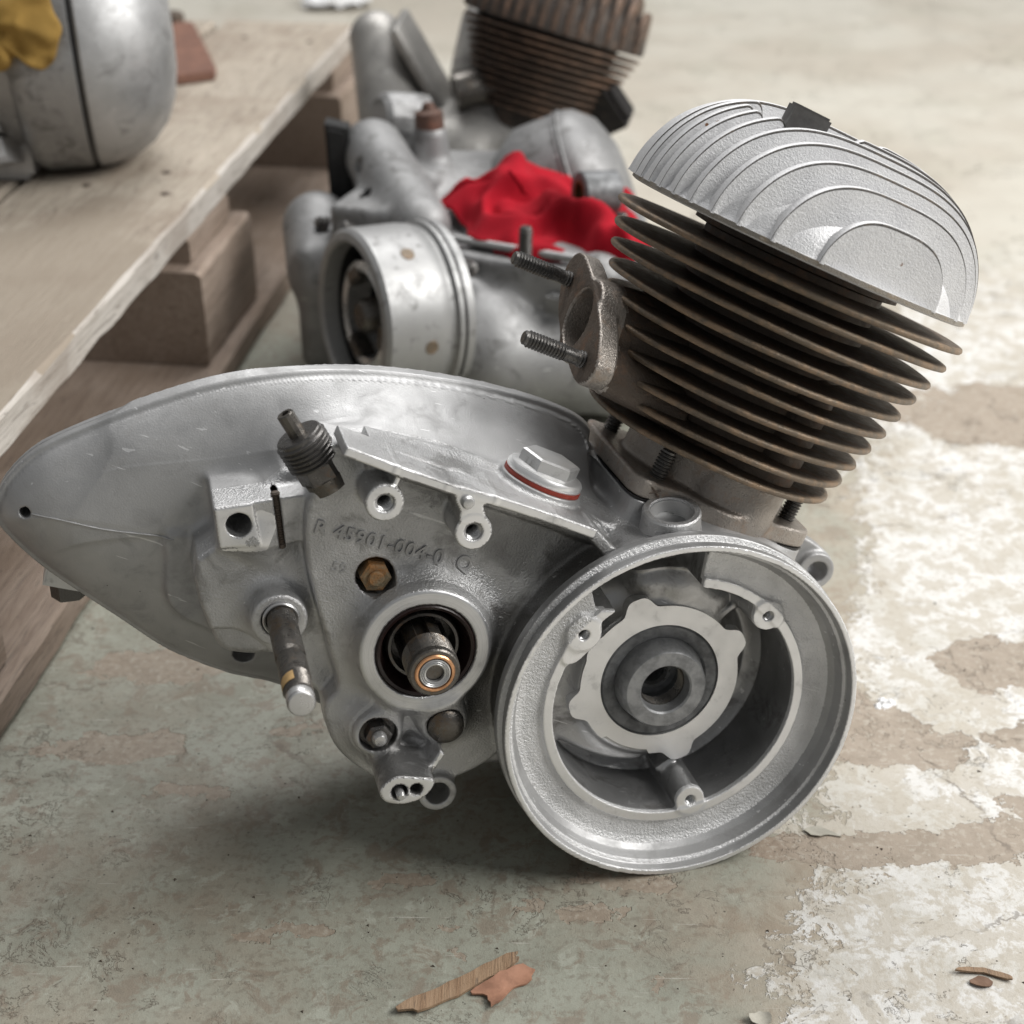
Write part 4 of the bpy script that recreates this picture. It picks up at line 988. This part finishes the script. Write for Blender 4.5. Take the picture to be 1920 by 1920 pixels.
# round clutch cover with its joint ring
ax2 = Vector((0.86, -0.05, 0.35)).normalized()
P2('clutch_cover', lathe([(0, 34), (30, 31), (52, 22), (64, 8), (66, 2), (66, -2), (67.5, -3), (67.5, -7), (66, -8), (66, -40), (50, -64), (0, -66)], 72), M['bg'], frame((62, 1196, 112), ax2))
P2('cover_joint', lathe([(67.9, -4.6), (68.1, -4.0), (67.9, -3.4)], 72), M['black'], frame((62, 1196, 112), ax2))
# flywheel drum
axd = Vector((-0.87, -0.48, 0.08)).normalized(); dc = (-112, 984, 92)
drum = P2('flywheel_drum', lathe([(50, -14), (51, -3), (53, -1), (58, -2), (60.5, -5), (61, -40), (60, -48), (58.5, -50), (58.5, -53), (62, -55), (62, -66), (40, -70)], 80), M['bgdrum'], frame(dc, axd))
P2('drum_back', lathe([(0, -34), (50, -34), (50.5, -12)], 64), M['void'], frame(dc, axd), drum)
P2('rotor_ring', lathe([(30, -30), (30, -12), (33, -10), (38, -12), (38, -30)], 56), M['brightsteel'], frame(dc, axd), drum)
P2('rotor_hub', lathe([(0, -8), (9, -8), (12, -12), (13, -28)], 40), M['steel'], frame(dc, axd), drum)
for a in (0.5, 2.6, 4.4):
    P2('coil', prism([(-11, -5), (11, -5), (9, 5), (-9, 5)], -28, -16, 1.5), M['steel'], frame(dc, axd) @ Matrix.Rotation(a, 4, 'Z') @ Matrix.Translation((0, 0.030, 0.006)), drum)
for a, z in ((1.05, -28), (-0.05, -34)):
    m = frame(dc, axd)
    # a screw on the drum's rim, facing outward
    vv = Vector((0, 0, 1)); side = vv - axd * vv.dot(axd); side.normalize(); oth = axd.cross(side)
    dirn = (side * math.sin(a) + oth * -math.cos(a)).normalized(); pos = Vector(dc) + axd * z + dirn * 60.3
    P2('drum_screw', lathe([(0, 0.9), (4.6, 0.9), (5, 0.4), (5, -1)], 24), M['ironedge'], frame(pos, dirn), drum)
P2('joint_ring', lathe([(62.4, -58.5), (62.6, -59.5), (62.4, -60.5)], 72), M['black'], frame(dc, axd), drum)
for (x, y, z, dx, dy, dz) in ((-118, 1060, 128, -.6, -.3, .75), (-82, 1046, 128, -.3, -.5, .8), (-140, 1100, 118, -.8, -.3, .5), (92, 1006, 92, .2, -.95, .1), (40, 990, 100, 0, -.95, .3), (20, 990, 30, 0, -1, .1), (-30, 1010, 118, -.1, -.6, .8)):
    P2('case_screw', lathe([(0, 6), (3.4, 6), (4.6, 4.8), (4.8, 0), (6.4, -.5), (6.4, -3)], 20), M['thread'], frame((x, y, z), (dx, dy, dz)))
P2('case_rib', prism([(-30, -3), (34, -3), (30, 3), (-26, 3)], -26, 10, 1.5), M['bg'], frame((52, 992, 92), (0.02, -0.35, 0.94), (0.93, -0.35, 0)))
P2('deck_lip', tube(catmull([(-40, 1044, 127), (0, 1024, 127), (44, 1004, 127), (74, 993, 127), (94, 1006, 127)], 6, False), 3.2, 8), M['bgdrum'])
# hub, rusty plug, studs, connecting rod, wires
P2('drive_hub', lathe([(0, 10), (17, 10), (21, 6), (23, -4), (23, -30), (12, -34)], 12, ang=25), M['bg'], frame((-98, 1226, 160), (-0.85, -0.45, 0.2)))
P2('rusty_plug', lathe([(0, 17), (4, 16), (6, 11), (11, 9), (11.5, 0), (11.5, -8)], 30), rusty('red_brown_rust', (0.10, 0.055, 0.04), (0.17, 0.075, 0.05), 0.5, 0.6, 0.2), frame((-64, 1188, 168), (-0.05, 0.05, 1)))
for x, y in ((9, 1010), (76, 1038)):
    P2('stud', lathe(thread_prof(5.0, 0, 24, 2, 0.8), 22), M['thread'], frame((x, y, 124), (0.02, 0, 1)))
rod = P2('connecting_rod', lathe([(9, -14), (14, -14), (15, -13), (15, 13), (14, 14), (9, 14)], 44, closed=True), M['charcoal'], frame((60, 1056, 157), (-0.93, -0.35, 0.08)))
P2('rod_shank', prism([(-9, -4), (9, -4), (7.5, 4), (-7.5, 4)], -45, -10, 1.5), M['steel'], frame((60, 1056, 157), (0.12, 0.0, 1), (0.93, 0.35, 0)), rod)
P2('rod_bush', lathe([(7.2, -14.3), (9.2, -14.3), (9.2, 14.3), (7.2, 14.3)], 36, closed=True), plain('bronze_bush', (0.20, 0.12, 0.06), 0.45, 0.7), frame((60, 1056, 157), (-0.93, -0.35, 0.08)), rod)
P2('wire', tube(catmull([(-10, 1010, 80), (-12, 996, 74), (-8, 990, 60), (-4, 988, 48)], 6, False), 1.6, 6), M['black'])
P2('wire', tube(catmull([(-8, 1008, 84), (0, 996, 86), (14, 990, 80), (28, 986, 66), (40, 990, 52)], 6, False), 1.6, 6), M['black'])

# ================================================================== red rag over the crankcase mouth
def cloth(name, outline, z0, bulge, seed, n=64, folds=1.0, freq=0.03, extra=None):
    """crumpled cloth: a disc of n rings mapped onto an outline (mm), lifted and folded"""
    rng = random.Random(seed); O = catmull(outline, 8); m = len(O); cx = sum(p[0] for p in O) / m; cy = sum(p[1] for p in O) / m
    v = []; f = []; R = 26
    for j in range(R + 1):
        s = j / R
        for i in range(m):
            ox, oy = O[i]; x = cx + (ox - cx) * s; y = cy + (oy - cy) * s
            w = Vector((x * freq, y * freq, seed))
            n0 = mnoise.noise(w); n1 = mnoise.noise(w * 2.1 + Vector((9, 3, 1))); rg = 1 - min(1.6, 4.5 * n0 * n0 + abs(n0) * .6); rg2 = 1 - 3.0 * n1 * n1
            edge = s ** 3
            z = z0 + bulge * (1 - s ** 2.4) + folds * (9 * rg * rg * (1 - .5 * edge) + 4 * rg2) - 3 + (extra(x, y, s) if extra else 0)
            x += folds * 5 * mnoise.noise(w * 1.7 + Vector((0, 5, 2))) * (0.4 + s); y += folds * 5 * mnoise.noise(w * 1.7 + Vector((4, 1, 8))) * (0.4 + s)
            v.append((x * MM, y * MM, z * MM))
    for j in range(R):
        for i in range(m):
            a = i; b = (i + 1) % m; f.append((j * m + a, j * m + b, (j + 1) * m + b, (j + 1) * m + a))
    me = pymesh(name, v, f, None); me.update()
    return me
def fabric(name, c, weave=900):
    k = NT(name); n = k.noise(30, 5, 0.6); w = k.noise(weave, 2)
    col = k.mix(k.ramp(n, 0.35, 0.7), c, tuple(x * 0.72 for x in c))
    m = k.done(col, 0.9, 0.0, k.bump(w, 0.25, 0.0006), spec=0.2)
    k.b.inputs['Sheen Weight'].default_value = 0.25; k.b.inputs['Sheen Tint'].default_value = (*[min(1, x * 1.6 + .05) for x in c], 1)
    return m
def sg(x, y, cx, cy, rx, ry): return math.exp(-((x - cx) / rx) ** 2 - ((y - cy) / ry) ** 2)
def ragx(x, y, s):
    # main hump, the gully round the rod, a rolled tongue falling to the lower right
    d = Vector((x - 36, y - 1060)); t = d.dot(Vector((.60, -.80))); q = d.dot(Vector((.80, .60)))
    z = 24 * sg(x, y, 0, 1110, 34, 34) - 14 * sg(x, y, 62, 1062, 24, 26) - 7 * sg(x, y, 16, 1062, 12, 40)
    z += 17 * math.exp(-(q / 11) ** 2) * (1 if t > -5 else math.exp(-((t + 5) / 16) ** 2)) - 9 * math.exp(-((q + 22) / 9) ** 2) * max(0, min(1, t / 30))
    return z - 26 * max(0, s - .86) / .14 * max(0, min(1, (1030 - y) / 20))
rm = cloth('red_rag', [(-72, 1112), (-56, 1118), (-34, 1132), (4, 1150), (30, 1150), (54, 1138), (92, 1130), (84, 1100), (92, 1066), (96, 1020), (80, 990), (60, 994), (34, 1004), (14, 1008), (-6, 1022), (-30, 1044), (-44, 1080), (-58, 1104)], 127, 12, 3, folds=1.2, freq=0.024, extra=ragx)
rag = meshobj('red_rag', rm, fabric('red_cotton', (0.35, 0.0045, 0.015)), None)
sol = rag.modifiers.new('thickness', 'SOLIDIFY'); sol.thickness = 0.0016
tag(rag, 'crumpled bright red rag stuffed over the open crankcase', 'rag')

# ================================================================== third engine with rusty cylinder, farthest back
eng3 = thing('engine', 'engine with rust brown finned cylinder, farthest back on the floor', 'engine', (0.0, 1.40, 0.0))
def P3(name, me, mats, m4=None, parent=None): return P2(name, me, mats, m4, parent, eng3)
D = Vox((-160, 1290, 2), (130, 1500, 220), 2.2)
D.box((-10, 1390, 66), (96, 62, 60), 18, 0); D.cap((-122, 1424, 178), (-104, 1384, 120), 25, 8, r2=34)
D.cap((-100, 1380, 100), (-40, 1350, 90), 34, 12)
D.box((-78, 1400, 160), (4.5, 34, 46), 2, 2, rot=[[.86, .1, -.5], [-.1, .99, 0], [.5, 0, .86]])
D.cap((-40, 1420, 150), (-30, 1440, 190), 16, 5); D.cap((-10, 1440, 150), (-6, 1450, 186), 15, 5)
D.cap((-20, 1376, 110), (40, 1370, 112), 40, 12)
m3 = D.mesh('crankcase'); del D
P3('crankcase', m3, aluminium('dull_grey_aluminium', 0.44, 0.5, 0.2, 700, 0.5, tint=(1.0, 0.97, 0.92)))
c3 = Vector((16, 1372, 122)); a3 = Vector((0.27, 0.18, 0.93)).normalized()
M['rust3'] = rusty('light_brown_rust', (0.085, 0.058, 0.042), (0.20, 0.125, 0.085), 0.6, 0.6, 0.15, 0.5, (0.26, 0.18, 0.13))
M['rust3d'] = rusty('dark_brown_rust', (0.045, 0.036, 0.03), (0.10, 0.07, 0.052), 0.5, 0.6, 0.2, 0.5)
bar3 = P3('cylinder_barrel', lathe([(0, -10), (44, -10), (46, 10), (56, 60), (60, 80), (0, 80)], 60), M['rust3d'], frame(c3, a3))
for i in range(11):
    r = 53 + 2.7 * i; z = 6 + 6.4 * i
    P3('cooling_fin', lathe([(43, z - 1.8), (r - 1, z - 1.3), (r, z - .6), (r, z + .6), (r - 1, z + 1.3), (43, z + 1.8)], 72), M['rust3'], frame(c3, a3), bar3)
head3 = P3('cylinder_head', lathe([(0, 76), (81, 76), (81, 82), (76, 100), (54, 124), (0, 134)], 64), M['rust3d'], frame(c3, a3))
for i in range(15):
    x = -75.6 + 10.8 * i; w = math.sqrt(max(82 ** 2 - x * x, 1)); prof = []
    pts = [(-w, 77)] + [(w * math.sin(t), 79 + 66 * math.sqrt(max(1 - (x / 88) ** 2, 0)) * math.sqrt(max(0, 1 - abs(math.sin(t)) ** 3))) for t in np.linspace(-math.pi / 2, math.pi / 2, 22)] + [(w, 77)]
    # plate in the plane spanned by view-depth and cylinder axis
    zx = Vector((0.9, -0.25, -0.34)); zx = (zx - a3 * zx.dot(a3)).normalized(); yd = a3.cross(zx)
    mm = Matrix((yd, a3, zx)).transposed().to_4x4(); mm.translation = (c3 + zx * x) * MM
    P3('head_fin', prism(pts, -2.4, 2.4, 1.0), M['rust3'], mm, head3)
P3('exhaust_stub', prism([(-20, -13), (20, -13), (20, 13), (-20, 13)], -28, 18, 4), rusty('black_sooty_iron', (0.02, 0.018, 0.018), (0.05, 0.04, 0.035), 0.3, 0.4, 0.4), frame((82, 1352, 136), (0.72, -0.35, 0.45), (0.5, 0.1, -.8)))
P3('intake_elbow', tube([(-50, 1352, 150), (-34, 1356, 152), (-24, 1362, 150)], [16, 17, 19], 16), M['steel'])

# ================================================================== fourth engine, standing on the pallet
e4 = Vector((-0.34, 1.19, 0.137))
eng4 = thing('engine', 'polished round-covered engine standing on the pallet at upper left', 'engine', e4)
def P4(name, me, mats, m4=None, parent=None): return P2(name, me, mats, m4, parent, eng4)
M['pol'] = aluminium('dull_polished_aluminium', 0.46, 0.50, 0.10, 500, 0.6)
a4 = Vector((0.972, 0.225, 0.03)).normalized(); c4 = Vector((-327, 1192, 232))
P4('domed_cover', lathe([(0, 70), (26, 69), (48, 65), (66, 57), (80, 45), (89, 30), (93.5, 12), (94.5, 3), (93, 1.2), (60, 1.2)], 88), M['pol'], frame(c4, a4))
P4('cover_joint', lathe([(93.4, -1.6), (93.4, 1.4)], 88), M['black'], frame(c4, a4))
P4('engine_case', lathe([(60, -1.6), (92, -1.6), (94.4, -3), (94.4, -36), (90, -44), (78, -50), (70, -110), (0, -112)], 88), aluminium('dirty_cast_aluminium', 0.34, 0.42, 0.2, 500, 0.9), frame(c4, a4))
P4('cover_opening', prism([(-20, -9), (20, -9), (14, 9), (-20, 9)], 0, 2, 0.6), M['void'], frame((-300, 1135, 256), (0.35, -0.80, 0.50), (0.94, 0.34, 0)))
for i, (px, py, pz, s) in enumerate(((-392, 1128, 190, 20), (-402, 1122, 226, 16), (-380, 1120, 166, 13))):
    P4('side_lug', prism([(-s, -s * .7), (s, -s * .7), (s * .8, s * .7), (-s * .8, s * .7)], -20, 16, 4), M['cast'], frame((px, py, pz), (-.1, -.9, .3), (.9, -.1, .2)))
P4('lower_case', prism([(-70, -52), (40, -52), (40, 30), (-70, 30)], 0, 44, 6), M['cast'], frame((-400, 1190, 138), (0, 0, 1)))
def hang(x, y, s): return 0
ye = cloth('yellow_cloth', [(-420, 300), (-330, 296), (-314, 280), (-312, 258), (-318, 244), (-330, 232), (-346, 242), (-358, 234), (-420, 226)], 0, 12, 11, folds=0.75, freq=0.03)
for q in ye.vertices: q.co = Vector((q.co.x, 1.092 - q.co.z, q.co.y))
ye.update()
yo = meshobj('yellow_cloth', ye, fabric('mustard_chamois', (0.33, 0.205, 0.055), 300)); tag(yo, 'crumpled mustard yellow cloth hanging over the engine on the pallet', 'cloth')
yo.modifiers.new('thickness', 'SOLIDIFY').thickness = 0.003
# rusty angle of plate lying on the deck behind it
pm = prism([(-318, 1412), (-274, 1436), (-276, 1456), (-330, 1640), (-350, 1640), (-352, 1420)], 137.5, 146, 1.5, 'rusty_plate')
po = meshobj('rusty_plate', pm, rusty('red_rusty_plate', (0.17, 0.085, 0.06), (0.25, 0.125, 0.085), 0.6, 0.65, 0.1)); tag(po, 'flat red-brown rusty plate lying on the pallet deck', 'metal plate')
bo = meshobj('dark_bolt', hexa(24, 0, 14, 2), M['iron'], None, Matrix.Translation((-0.357, 1.66, 0.137))); tag(bo, 'small dark bolt head on the far end of the pallet deck', 'bolt')
pa = cloth('crumpled_paper', [(-310, 2380), (-290, 2440), (-250, 2460), (-215, 2430), (-220, 2385), (-262, 2360)], 4, 22, 21, folds=1.6, freq=0.03)
pao = meshobj('crumpled_paper', pa, plain('white_paper', (0.80, 0.80, 0.80), 0.8)); tag(pao, 'crumpled scrap of white paper on the far floor', 'paper')

# ================================================================== litter on the floor
def flake(name, pts, z0, th, mat, seed, curl=4.0, label=None, cat=None, group=None, sub=3):
    """thin curled chip from an outline in world mm"""
    O = catmull(pts, sub); m = len(O); cx = sum(p[0] for p in O) / m; cy = sum(p[1] for p in O) / m; rng = random.Random(seed); v = []; f = []; R = 5
    a = rng.uniform(0, 3.14); dx, dy = math.cos(a), math.sin(a); L = max(math.hypot(p[0] - cx, p[1] - cy) for p in O)
    jit = [1 + rng.uniform(-.10, .10) for _ in range(m)]
    for side in (1, 0):
        for j in range(1, R + 1):
            for i in range(m):
                s = j / R; x = cx + (O[i][0] - cx) * s * jit[i]; y = cy + (O[i][1] - cy) * s * jit[i]
                q = ((x - cx) * dx + (y - cy) * dy) / L
                z = z0 + curl * q * q + .5 * curl * mnoise.noise(Vector((x * .08, y * .08, seed))) * .6 + th * side
                v.append((x * MM, y * MM, max(z, 0.25 + th * side) * MM))
        v.append((cx * MM, cy * MM, max(z0 + th * side, .25 + th * side) * MM))
    st = R * m + 1
    for side in (0, 1):
        o = side * st
        for i in range(m): f.append((o + R * m, o + i, o + (i + 1) % m))
        for j in range(R - 1):
            for i in range(m): f.append((o + j * m + i, o + j * m + (i + 1) % m, o + (j + 1) * m + (i + 1) % m, o + (j + 1) * m + i))
    for i in range(m): f.append(((R - 1) * m + i, (R - 1) * m + (i + 1) % m, st + (R - 1) * m + (i + 1) % m, st + (R - 1) * m + i))
    o = meshobj(name, pymesh(name, v, f, 40), mat)
    if label: tag(o, label, cat, group)
    return o
M['bark'] = wood('thin_brown_bark', (0.36, 0.245, 0.155), (0.27, 0.17, 0.10), 0.8)
M['bark2'] = plain('reddish_bark', (0.40, 0.205, 0.13), 0.75, 0, 0.35, 120)
M['flake'] = plain('paint_flake', (0.42, 0.40, 0.34), 0.6, 0, 0.25, 150)
flake('bark_strip', [(-48.5, 457.5), (-41, 464), (-27, 472.5), (-13, 481.5), (0, 488.5), (2.5, 485.5), (-4, 478), (-12, 474), (-19, 467.5), (-30, 461.5), (-38, 457)], 0.5, 1.3, M['bark'], 3, 1.5, 'long thin strip of brown bark lying at the bottom edge', 'bark strip')
flake('bark_piece', [(-17, 467.5), (-8, 474), (1, 480.5), (9, 479), (7.4, 472.5), (1, 470), (-4, 463), (-8.5, 458.8), (-11, 464.5)], 0.9, 1.0, M['bark2'], 5, 4.0, 'reddish curled bark piece beside the long bark strip', 'bark piece')
flake('wood_chip', [(192, 478.5), (204, 478), (213, 474), (214, 476), (204, 480.5), (194, 481)], 0.6, 1.0, M['bark'], 8, 2, 'slim splinter of wood on the white floor at lower right', 'wood chip')
flake('dry_leaf', [(196, 474), (203, 476), (206, 472), (200, 470)], 0.4, 0.5, plain('dry_brown_leaf', (0.20, 0.12, 0.08), 0.8), 9, 3, 'dark curled leaf scrap under the slim splinter', 'leaf scrap')
flake('paint_flake', [(141, 569), (147, 572), (153, 569), (158, 565), (152, 566), (146, 564.5)], 0.4, 0.5, M['flake'], 12, 4, 'curled pale paint flake beside the round ring housing', 'paint flake')
0 and flake('paint_flake', [(-41, 482), (-38, 484), (-35, 483), (-33, 480), (-38, 479)], 0.4, 0.5, M['flake'], 13, 3, 'small torn paint flake above the long bark strip', 'paint flake')
0 and flake('paint_flake', [(122, 541), (129, 543), (134, 540), (128, 537.5)], 0.4, 0.5, M['flake'], 14, 2.5, 'flat paint flake right of the ring, at the edge of the white coat', 'paint flake')
flake('paint_flake', [(98, 452), (104, 457), (108, 455), (106, 449.5)], 0.4, 0.5, M['flake'], 15, 3, 'paint flake at the bottom edge, right of the bark', 'paint flake')
fz = cloth('cotton_tuft', [(193, 668), (197, 675), (204, 677), (209, 671), (205, 666), (198, 665)], 1.0, 2.2, 31, folds=0.18, freq=0.2)
tag(meshobj('cotton_tuft', fz, plain('white_cotton', (0.82, 0.82, 0.82), 0.95)), 'tuft of white fluff on the floor right of the ring', 'fluff')
# loose grit, uncountable
rng = random.Random(99); v = []; f = []
for i in range(420):
    y = 0.45 + rng.random() ** 1.6 * 0.9; x = rng.uniform(-0.5, 0.5) * (0.55 + y * .5); r = rng.choice((.25, .35, .45, .6, .9)) * 0.001 * (0.8 + y * .3)
    b = len(v); pts = [(1, 0, 0), (-.5, .87, 0), (-.5, -.87, 0), (.1, .1, .9)]; a = rng.uniform(0, 6.28)
    for p in pts: v.append((x + r * (p[0] * math.cos(a) - p[1] * math.sin(a)) * rng.uniform(.7, 1.7), y + r * (p[0] * math.sin(a) + p[1] * math.cos(a)) * rng.uniform(.7, 1.4), 0.0001 + r * p[2]))
    f += [(b, b + 1, b + 3), (b + 1, b + 2, b + 3), (b + 2, b, b + 3)]
gr = meshobj('grit', pymesh('grit', v, f, 20), plain('dark_grit', (0.10, 0.08, 0.06), 0.9)); gr['kind'] = 'stuff'; gr['label'] = 'loose dark grit scattered over the floor'
